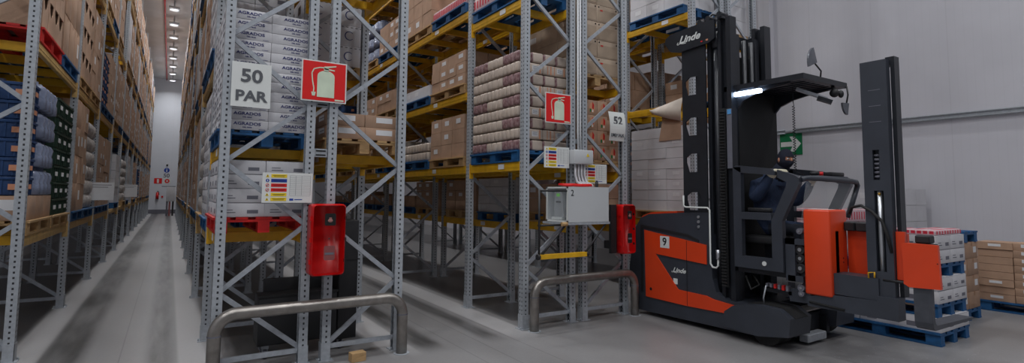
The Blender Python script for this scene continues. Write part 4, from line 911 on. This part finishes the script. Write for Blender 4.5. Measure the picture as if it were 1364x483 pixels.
for z in (.75, 1.75, 2.72, 3.46):
    k = MB(); k.box(5.62, 6.20, 3.99, 4.05, z, z+.14); k.box(6.33, 6.50, 4.12, 4.16, z, z+.14); P('mast_crossbar', TBLK2)(k)
for x in (5.68, 6.08):
    k = MB(); k.box(x, x+.085, 3.86, 3.98, .3, 3.56); P('inner_mast_rail', TBLK2)(k)
k = MB(); k.box(5.775, 6.07, 3.90, 3.93, .5, 3.3); P('mast_screen', mat('mast_screen_black', (.05, .055, .06), .7))(k)
for x in (5.85, 6.0):
    k = MB(); k.cyl((x, 3.86, .6), (x, 3.86, 3.5), .03, 12); P('free_lift_ram', TBLK2)(k)
k = MB(); k.prism([(4.735, 3.60), (4.715, 3.66), (4.64, 3.70), (4.11, 3.735), (3.97, 3.73), (3.97, 3.50), (4.05, 3.46), (4.5, 3.435), (4.64, 3.47)], 'x', 5.435, 5.467); fin = P('mast_head_fairing', TBLK2)(k)
logo(5.433, 4.34, 3.585, .12, fin)
k = MB(); k.box(5.432, 5.4345, 4.14, 4.165, 3.49, 3.505); k.box(5.432, 5.4345, 4.06, 4.09, 3.49, 3.51, 1); k.build('red_mark', [REDS, ORPR], fin)
for y, z in ((4.2, 3.73), (4.08, 3.75), (3.92, 3.76)):
    k = MB(); k.cyl((5.46, y, z+.02), (5.60, y, z+.02), .035, 14); k.box(5.47, 5.59, y-.03, y+.03, z-.03, z+.02); P('pulley', TBLK2)(k)
k = MB(); k.tube([(5.53, 4.2, 3.76), (5.56, 4.08, 3.84), (5.6, 3.95, 3.78), (5.6, 3.9, 3.5)], .012, 8); P('hydraulic_hose', RUB)(k)
k = MB(); k.cyl((6.66, 4.06, 2.9), (6.66, 4.06, 3.44), .04, 14); k.cyl((6.66, 4.06, 3.44), (6.66, 4.06, 3.56), .05, 14); k.box(6.33, 6.66, 4.045, 4.075, 3.0, 3.05); k.box(6.33, 6.66, 4.045, 4.075, 3.36, 3.41); P('side_ram', TBLK2)(k)
k = MB(); k.box(5.45, 5.47, 3.86, 3.935, .55, 2.63)
for i in range(58): k.box(5.43, 5.455, 3.865, 3.93, .56+i*.0355, .56+i*.0355+.018)
P('cable_chain', RUB)(k)
k = MB(); k.box(5.47, 5.475, 3.785, 3.85, 1.92, 2.62); P('side_screen', GREYP, 'grey translucent strip panel')(k)
k = MB(); k.box(5.462, 5.469, 3.79, 3.835, 2.555, 2.61); P('blue_sticker', mat('sticker_blue', (.35, .62, .85), .4), 'light blue sticker')(k)
# cab
cz = .80
def cabside(x0, x1):
    k = MB()
    k.box(x0, x1, 3.685, 3.785, cz, 1.93); k.prism([(3.785, 1.925), (3.74, 1.95), (3.33, 1.90), (3.28, 1.865), (3.28, 1.825), (3.685, 1.865)], 'x', x0, x1)
    k.prism([(3.25, 1.885), (3.06, 1.82), (3.02, 1.79), (3.02, 1.73), (3.21, 1.34), (3.33, 1.34), (3.16, 1.70), (3.15, 1.75), (3.25, 1.80)], 'x', x0, x1)
    k.box(x0, x1, 3.33, 3.685, 1.34, 1.42); k.box(x0, x1, 3.21, 3.33, cz, 1.34); k.box(x0, x1, 3.33, 3.685, cz, .93)
    return P('cab_side_frame', TBLK)(k)
f1 = cabside(5.47, 5.535); cabside(6.55, 6.61)
k = MB(); k.cyl((5.462, 3.42, .87), (5.469, 3.42, .87), .025, 14); k.build('round_badge', SWH, f1)
k = MB(); k.box(5.535, 6.55, 3.08, 3.785, .74, .80); P('cab_floor', TBLK2)(k)
k = MB(); k.box(5.62, 6.40, 3.788, 3.82, .8, 2.84); P('cab_back_panel', mat('mast_screen_black', (.1, .1, .1)))(k)
k = MB(); k.rbox(5.62, 6.12, 3.36, 3.76, 1.06, 1.16, .03, 2); st = P('seat', BLK)(k)
k = MB(); k.box(5.8, 5.94, 3.5, 3.62, .8, 1.06); k.build('seat_pedestal', TBLK2, st)
k = MB(); k.rbox(5.54, 5.60, 3.38, 3.66, 1.42, 1.47, .015, 2); P('armrest', BLK)(k)
# roof
rf = MB()
rf.box(5.55, 5.62, 2.98, 3.95, 2.84, 2.90); rf.box(6.40, 6.47, 2.98, 3.95, 2.84, 2.90); rf.box(5.62, 6.40, 2.98, 3.05, 2.84, 2.90); rf.box(5.62, 6.40, 3.82, 3.95, 2.84, 2.90)
roof = P('overhead_guard', TBLK2)(rf)
for i in range(7):
    k = MB(); x = 5.69+.1*i; k.box(x, x+.035, 3.05, 3.82, 2.85, 2.885); k.build('guard_bar', TBLK2, roof)
k = MB(); k.box(5.64, 6.38, 3.06, 3.82, 2.895, 2.902); k.build('guard_sheet', TBLK, roof)
k = MB(); k.box(5.75, 6.1, 3.4, 3.85, 2.902, 2.94); k.build('roof_box', TBLK2, roof)
for x in (5.60, 6.36):
    k = MB(); pts = [(3.80, 2.62), (3.72, 2.71), (3.56, 2.77), (3.40, 2.80), (3.15, 2.825), (3.15, 2.84), (3.85, 2.84), (3.85, 2.62)]; k.prism(pts, 'x', x, x+.03); k.build('roof_bracket', TBLK2, roof)
k = MB(); k.rbox(5.535, 5.585, 3.46, 3.80, 2.765, 2.815, .012, 2); lb = P('light_bar', LEDM, 'glowing white light bar')(k)
k = MB(); k.box(5.545, 5.575, 3.5, 3.54, 2.815, 2.84); k.box(5.545, 5.575, 3.72, 3.76, 2.815, 2.84); k.build('bracket', TBLK2, lb)
k = MB(); k.bar((5.95, 3.28, 2.82), (6.10, 3.02, 2.68), .09, .03); k.bar((6.05, 3.10, 2.70), (6.12, 2.98, 2.64), .11, .04, 1); P('map_lamp', [CHR, TBLK2], 'pale metal lamp arm under the roof')(k)
k = MB(); k.ball((6.22, 3.0, 2.76), (.045, .05, .05)); k.cyl((6.22, 3.0, 2.80), (6.22, 3.02, 2.84), .02, 8); k.ball((6.28, 2.96, 2.75), (.03, .03, .045)); P('spot_lamp', BLK)(k)
def mirror(c, base, rad, a0, a1, tilt):
    k = MB(); k.tube([base, (base[0], base[1]-.01, (base[2]+c[2])/2), (c[0], c[1]+.01, c[2])], .009, 8); m_ = P('mirror_arm', BLK)(k)
    k = MB(); n = 12; vs = [(c[0], c[1]-.02, c[2])]
    ring = []
    for q, dy in ((1, .0), (1, .02)):
        for i in range(n+1):
            a = math.radians(a0+(a1-a0)*i/n); vs.append((c[0]+rad*q*math.cos(a)*.8, c[1]+dy, c[2]+rad*q*math.sin(a)))
    vs.append((c[0], c[1]+.02, c[2])); N1 = 1; N2 = 1+n+1; L = len(vs)-1
    fs = [(0, N1+i, N1+i+1) for i in range(n)]+[(N1+i, N2+i, N2+i+1, N1+i+1) for i in range(n)]+[(L, N2+i+1, N2+i) for i in range(n)]+[(0, L, N2, N1), (0, N1+n, N2+n, L)]
    k.add(vs, fs); k.build('mirror_head', mat('mirror_back', (.42, .43, .46), .25, .3), m_)
mirror((5.84, 3.0, 3.05), (5.93, 3.0, 2.89), .17, 100, 200, 0)
mirror((6.44, 2.97, 2.66), (6.45, 2.975, 2.86), .13, 180, 275, 0)
k = MB(); n = 150; pts = [(5.88+.012*math.cos(i*1.05), 3.28+.012*math.sin(i*1.05), 2.62-.72*i/n) for i in range(n+1)]
k.tube([(5.88, 3.28, 2.84), (5.88, 3.28, 2.66)]+pts+[(5.88, 3.28, 1.88), (5.9, 3.2, 1.84)], .0045, 5); P('coiled_cord', BLK)(k)
# windscreen and console
k = MB(); k.tube([(5.52, 3.02, 1.775), (5.58, 2.99, 1.79), (5.75, 2.965, 1.79), (6.34, 2.92, 1.775), (6.46, 2.92, 1.765), (6.51, 2.93, 1.73), (6.46, 2.94, 1.62), (6.33, 2.96, 1.38)], .028, 10); wf = P('windscreen_frame', TBLK)(k)
k = MB(); k.add([(5.56, 2.985, 1.78), (6.48, 2.93, 1.76), (6.31, 2.965, 1.36), (5.50, 3.02, 1.34), (5.56, 2.99, 1.78), (6.48, 2.935, 1.76), (6.31, 2.97, 1.36), (5.50, 3.025, 1.34)], [(0, 1, 2, 3), (7, 6, 5, 4), (0, 4, 5, 1), (1, 5, 6, 2), (2, 6, 7, 3), (3, 7, 4, 0)]); k.build('windscreen_pane', GLASS, wf)
k = MB(); k.rbox(5.75, 6.40, 2.97, 3.16, 1.80, 1.825, .01, 2); cs = P('control_console', TBLK)(k)
k = MB(); k.rbox(6.06, 6.34, 2.98, 3.1, 1.826, 1.87, .012, 2); k.build('control_pad', BLK, cs)
k = MB(); k.cyl((5.97, 3.05, 1.826), (5.97, 3.05, 1.87), .024, 12); k.build('red_button', REDS, cs)
k = MB(); k.ball((5.86, 3.06, 1.85), (.05, .05, .03)); k.build('control_knob', BLK, cs)
# linkage next to the orange housing
k = MB(); k.prism([(3.06, 1.24), (2.99, 1.26), (2.72, 1.26), (2.72, .52), (3.2, .5), (3.22, .62), (3.06, .66)], 'x', 5.56, 5.62); P('carriage_plate', TBLK)(k)
k = MB(); k.box(5.50, 5.56, 3.10, 3.20, .72, 1.16); k.box(5.50, 5.56, 3.00, 3.20, 1.10, 1.16); k.box(5.50, 5.56, 3.02, 3.18, .72, .78); P('roller_bracket', TBLK)(k)
for z, r in ((1.24, .03), (1.05, .05), (.96, .045), (.86, .05), (.66, .035), (.60, .028)):
    k = MB(); k.cyl((5.52, 3.06, z), (5.60, 3.06, z), r, 14); rr_ = P('roller', GREYP if r < .04 else BLK)(k)
    k = MB(); k.cyl((5.515, 3.06, z), (5.52, 3.06, z), r*.4, 10); k.build('roller_pin', CHR, rr_)
for i in range(6):
    k = MB(); k.box(5.53, 5.58, 3.20+.045*i, 3.225+.045*i, .60+.004*i, .655); P('valve_body', REDP if i in (1, 3) else GREYP)(k)
k = MB(); k.box(5.56, 5.70, 3.18, 3.5, .56, .60); k.tube([(5.52, 3.44, .63), (5.5, 3.46, .5), (5.52, 3.47, .43)], .008, 6, 1); P('valve_plate', [TBLK2, GALV])(k)
k = MB(); k.tube([(5.55, 3.7, .7), (5.52, 3.62, .56), (5.56, 3.54, .62), (5.6, 3.66, .74)], .012, 6); P('loose_hose', RUB)(k)
k = MB(); k.rbox(5.46, 5.80, 2.72, 2.985, .62, 1.47, .02, 2); oh = P('orange_housing', ORG, 'tall orange housing')(k)
k = MB(); k.box(5.50, 5.66, 2.76, 2.95, 1.471, 1.474); k.build('top_label', SWH, oh)
for z in (.95, .99): 
    k = MB(); k.cyl((5.7, 2.716, z), (5.7, 2.72, z), .006, 8); k.build('screw', DARK, oh)
k = MB(); k.box(5.80, 5.84, 2.2, 2.72, .80, 1.26); P('traverse_panel', ORG, 'recessed orange panel')(k)
for a, b, z in ((2.62, 2.72, 1.262), (2.50, 2.61, 1.262)):
    k = MB(); k.rbox(5.72, 5.86, a, b, z, z+.09, .01, 1); P('hydraulic_block', BLK)(k)
k = MB(); k.box(5.50, 5.72, 2.33, 2.72, .655, .855); P('drive_box', TBLK)(k)
k = MB(); k.prism([(2.97, .50), (2.97, .60), (2.72, .645), (2.34, .655), (2.34, .70), (2.17, .70), (2.17, .50)], 'x', 5.48, 5.62); P('traverse_beam', TBLK)(k)
k = MB(); k.tube([(5.475, 2.95, .545), (5.475, 2.62, .52)], .012, 8); P('guide_slot', DARK)(k)
k = MB(); k.tube([(5.5, 2.41, .85), (5.5, 2.41, .90), (5.5, 2.36, .91), (5.5, 2.36, .86)], .008, 6); P('yellow_hook', YEL, 'small yellow hook')(k)
# auxiliary mast
k = MB(); ax0, ax1 = 5.52, 5.58; zb, zt = .70, 2.88
k.box(ax0, ax1, 2.205, 2.265, zb, zt); k.box(ax0, ax1, 2.345, 2.425, zb, zt)
for a, b in ((zb, .92), (1.66, 1.76), (2.04, zt)): k.box(ax0, ax1, 2.265, 2.345, a, b)
k.box(ax0, ax1, 2.265, 2.29, 1.76, 2.04); k.box(ax1, 5.60, 2.205, 2.425, zb, zt); am = P('auxiliary_mast', TBLK)(k)
k = MB(); k.box(5.60, 5.70, 2.165, 2.20, zb, zt+.03); k.box(5.60, 5.70, 2.20, 2.24, zt-.05, zt+.03); P('auxiliary_mast_rail', TBLK2)(k)
k = MB(); k.cyl((5.55, 2.31, .92), (5.55, 2.31, 1.66), .022, 12); k.build('ram_rod', CHR, am)
for i in range(6): 
    k = MB(); k.cyl((5.55, 2.30, 1.79+.04*i), (5.55, 2.34, 1.79+.04*i), .012, 8); k.build('chain_link', GREYP, am)
k = MB(); k.ball((5.53, 2.305, 1.63), .014); k.build('brass_fitting', mat('brass', (.7, .55, .25), .35, .7), am)
for z in (2.3, 2.45, 2.6):
    k = MB(); k.box(ax0-.002, ax0, 2.26, 2.36, z, z+.006); k.build('stitch_weld', GREYP, am)
k = MB(); k.tube([(5.60, 2.60, 1.44), (5.56, 2.56, 1.50), (5.52, 2.46, 1.52), (5.49, 2.36, 1.47), (5.50, 2.28, 1.38), (5.5, 2.24, 1.25), (5.52, 2.22, 1.1)], .014, 8); P('looped_hose', RUB)(k)
k = MB(); k.box(5.56, 5.60, 2.13, 2.20, .86, 1.29); tb = P('carriage_tab', ORG, 'narrow orange tab')(k)
k = MB(); k.prism([(2.13, .84), (2.13, 1.195), (2.10, 1.20), (1.87, 1.195), (1.86, .825), (2.09, .815)], 'x', 5.50, 5.54); pl = P('fork_carriage_plate', ORG, 'orange carriage plate')(k)
for z in (1.04,): 
    k = MB(); k.cyl((5.497, 1.875, z), (5.50, 1.875, z), .005, 8); k.build('screw', DARK, pl)
k = MB(); k.rbox(5.545, 5.66, 1.94, 2.05, 1.20, 1.27, .01, 1); k.box(5.545, 5.60, 1.90, 2.10, .9, 1.2); P('carriage_block', BLK)(k)
k = MB(); k.tube([(5.53, 2.3, .845), (5.53, 2.02, .845)], .014, 8); P('pivot_rod', BLK)(k)
k = MB(); y0, y1 = 1.93, 2.065
prof = [(5.515, .86), (5.515, .53), (5.525, .49), (5.56, .465), (6.36, .462), (6.42, .475), (6.42, .485), (5.60, .505), (5.57, .52), (5.56, .55), (5.56, .86)]
k.prism(prof, 'y', y0, y1); P('fork', mat('fork_steel', (.30, .31, .34), .45, .3, .2, 10))(k)
# ---------------------------------------------------------------- driver
def skin_mesh(verts, edges, radii, root, sub=2):
    me = bpy.data.meshes.new('s'); me.from_pydata(verts, edges, []); me.update()
    o = bpy.data.objects.new('s', me); C.objects.link(o)
    m = o.modifiers.new('k', 'SKIN'); m.use_smooth_shade = True
    for i, sv in enumerate(me.skin_vertices[0].data):
        r = radii[i]; sv.radius = r if isinstance(r, tuple) else (r, r); sv.use_root = (i == root)
    s = o.modifiers.new('u', 'SUBSURF'); s.levels = sub; s.render_levels = sub
    dg = bpy.context.evaluated_depsgraph_get(); ev = o.evaluated_get(dg); m2 = ev.to_mesh()
    vs = [v.co[:] for v in m2.vertices]; fs = [list(p.vertices) for p in m2.polygons]; ev.to_mesh_clear()
    bpy.data.objects.remove(o); bpy.data.meshes.remove(me); return vs, fs
D = thing('person', 'driver in navy jacket, dark balaclava and cream gloves, seated in the truck cab', 'person', (5.86, 3.5, .8))
V = []; E_ = []; Rr = []
def jv(p, r, par=None):
    V.append(p); Rr.append(r); i = len(V)-1
    if par is not None: E_.append((par, i))
    return i
pel = jv((5.87, 3.60, 1.26), (.18, .15)); bel = jv((5.87, 3.61, 1.42), (.19, .155), pel); che = jv((5.86, 3.59, 1.60), (.21, .165), bel); ub = jv((5.85, 3.53, 1.745), (.155, .13), che)
nk = jv((5.83, 3.45, 1.86), .065, ub); hd0 = jv((5.815, 3.375, 1.95), .065, nk)
for s in (-1, 1):
    hx = 5.87+s*.10; hip = jv((hx, 3.52, 1.24), .095, pel); kn = jv((hx+s*.02, 3.17, 1.24), .07, hip); an = jv((hx+s*.02, 3.22, .90), .045, kn); to = jv((hx+s*.02, 3.12, .845), .04, an)
def arm(sh, el, wr, hd, ax, par):
    a = jv(sh, .105, par); b = jv(tuple((Vector(sh)*.5+Vector(el)*.5)), .09, a); c = jv(el, .08, b); d = jv(tuple(Vector(el)*.4+Vector(wr)*.6), .064, c); e = jv(wr, .038, d); return e
e1 = arm((5.68, 3.60, 1.71), (5.61, 3.60, 1.56), (5.535, 3.33, 1.87), None, None, ub)
e2 = arm((6.03, 3.56, 1.72), (6.14, 3.42, 1.52), (6.08, 3.19, 1.80), None, None, ub)
nb = len(V)
def hand(w, d, side, par):
    # d: direction the hand points; side: direction of the thumb; fingers curl downwards over the rail
    w = Vector(w); d = Vector(d).normalized(); sd = Vector(side).normalized(); dn = d.cross(sd).normalized()
    if dn.z > 0: dn = -dn
    p1 = jv(tuple(w+d*.035), (.036, .02), par); p2 = jv(tuple(w+d*.085), (.040, .018), p1)
    for q, L in ((-.030, .060), (-.010, .072), (.011, .076), (.031, .068)):
        b = w+d*.09+sd*q; f1 = jv(tuple(b+d*.012), .0115, p2); f2 = jv(tuple(b+d*(.012+L*.45)+dn*.006), .0105, f1); f3 = jv(tuple(b+d*(.012+L*.62)+dn*L*.45), .0098, f2); jv(tuple(b+d*(.012+L*.45)+dn*L*.8), .0085, f3)
    t1 = jv(tuple(w+d*.045+sd*.04), .014, p1); t2 = jv(tuple(w+d*.075+sd*.062+dn*.014), .0125, t1); jv(tuple(w+d*.1+sd*.066+dn*.034), .0105, t2)
hand((5.535, 3.33, 1.87), (-.12, -.98, .10), (1, -.1, .0), e1)
hand((6.08, 3.19, 1.80), (.0, -1, .12), (-1, 0, 0), e2)
vs, fs = skin_mesh(V, E_, Rr, 0, 2)
k = MB(); k.v = list(vs)
hands = [Vector((5.535, 3.33, 1.87)), Vector((6.08, 3.19, 1.80))]
for f in fs:
    c = sum((Vector(vs[i]) for i in f), Vector())/len(f); mi = 0
    if c.z < 1.3 and not (c.z > 1.15 and c.y > 3.5): mi = 1
    for h in hands:
        if (c-h).length < .22 and c.y < h.y+.012: mi = 2
    if c.z > 1.88 and c.y < 3.5 and 5.7 < c.x < 5.95: mi = 0
    if c.z < .9: mi = 4
    k.f.append(f); k.m.append(mi); k.sm.append(True)
# head: skull with face, turned to look over the near side of the truck
HC = Vector((5.81, 3.35, 2.01)); hz = math.radians(-22)      # face direction: -Y turned towards -X
RM = Matrix.Translation(HC) @ Matrix.Rotation(hz, 4, 'Z') @ Matrix.Rotation(math.radians(8), 4, 'X')
def headfn(x, y, z):
    r = 1.0
    if y < 0: r *= 1-.06*max(0, -z)
    if z < -.3: r *= 1-.20*(-z-.3)
    if y < -.5 and abs(z-.05) < .12: r *= .965
    return r
k.T = RM; k.ball((0, 0, 0), (.074, .094, .118), 24, 18, 3, headfn)
k.prism([(-.092, .03), (-.106, .004), (-.104, -.012), (-.088, -.02)], 'x', -.010, .010, 3, True)     # nose ridge
k.ball((-.075, .005, -.005), (.012, .02, .03), 8, 6, 3); k.ball((.075, .005, -.005), (.012, .02, .03), 8, 6, 3)   # ears

k.T = None
body = k.build('body', [NAVYF, TROU, GLOVE, SKIN, RUB], D)
# balaclava with an opening for the eyes
k = MB(); nu, nv = 40, 28; k.T = RM; vs = []; fs = []
def bz(u, v, off):
    ph = -PI/2+PI*v/nv; th = 2*PI*u/nu; x, y, z = math.cos(ph)*math.cos(th), math.cos(ph)*math.sin(th), math.sin(ph); r = headfn(x, y, z)
    b = 0
    if y < -.6 and abs(x) < .3 and -.45 < z < 0: b = .02*(1-abs(x)/.3)
    nx = (.074+off)*x*r; ny = (.094+off)*y*r-b; nz = (.118+off)*z*r
    if z < -.55: nx *= 1.05; ny = ny*1.0
    return (nx, ny, nz), (x, y, z)
for v in range(nv+1):
    for u in range(nu): vs.append(bz(u, v, .0075)[0])
for v in range(nv):
    for u in range(nu):
        _, (x, y, z) = bz(u+.5, v+.5, .0075)
        if y < -.52 and abs(x) < .68 and .02 < z < .36: continue
        fs.append((v*nu+u, v*nu+(u+1) % nu, (v+1)*nu+(u+1) % nu, (v+1)*nu+u))
k.add(vs, fs, 0, True); k.T = None
k.tube([(5.822, 3.385, 1.95), (5.832, 3.43, 1.875), (5.84, 3.47, 1.82)], [.074, .088, .11], 20)
k.build('balaclava', BALAC, D)
for s in (-1, 1):
    k = MB(); k.T = RM; k.ball((s*.030, -.083, .018), (.014, .0105, .009), 12, 8, 0); k.ball((s*.030-.004, -.0925, .018), (.006, .0025, .006), 10, 6, 1); k.T = None; k.build('eye', [SWH, SBLK], D)
    k = MB(); k.T = RM; k.bar((s*.014, -.092, .034), (s*.046, -.086, .037), .007, .004); k.T = None; k.build('eyebrow', SBLK, D)
# collar, zip, cuffs
k = MB(); k.tube([(5.848, 3.50, 1.79), (5.838, 3.46, 1.85)], [.135, .105], 20, 0, False); k.build('collar', NAVYF, D)
for (a, b) in (((5.55, 3.365, 1.835), (5.535, 3.33, 1.87)), ((6.083, 3.22, 1.785), (6.08, 3.185, 1.802))):
    k = MB(); k.tube([a, b], [.052, .046], 16, 0, False); k.build('glove_cuff', GLOVE, D)
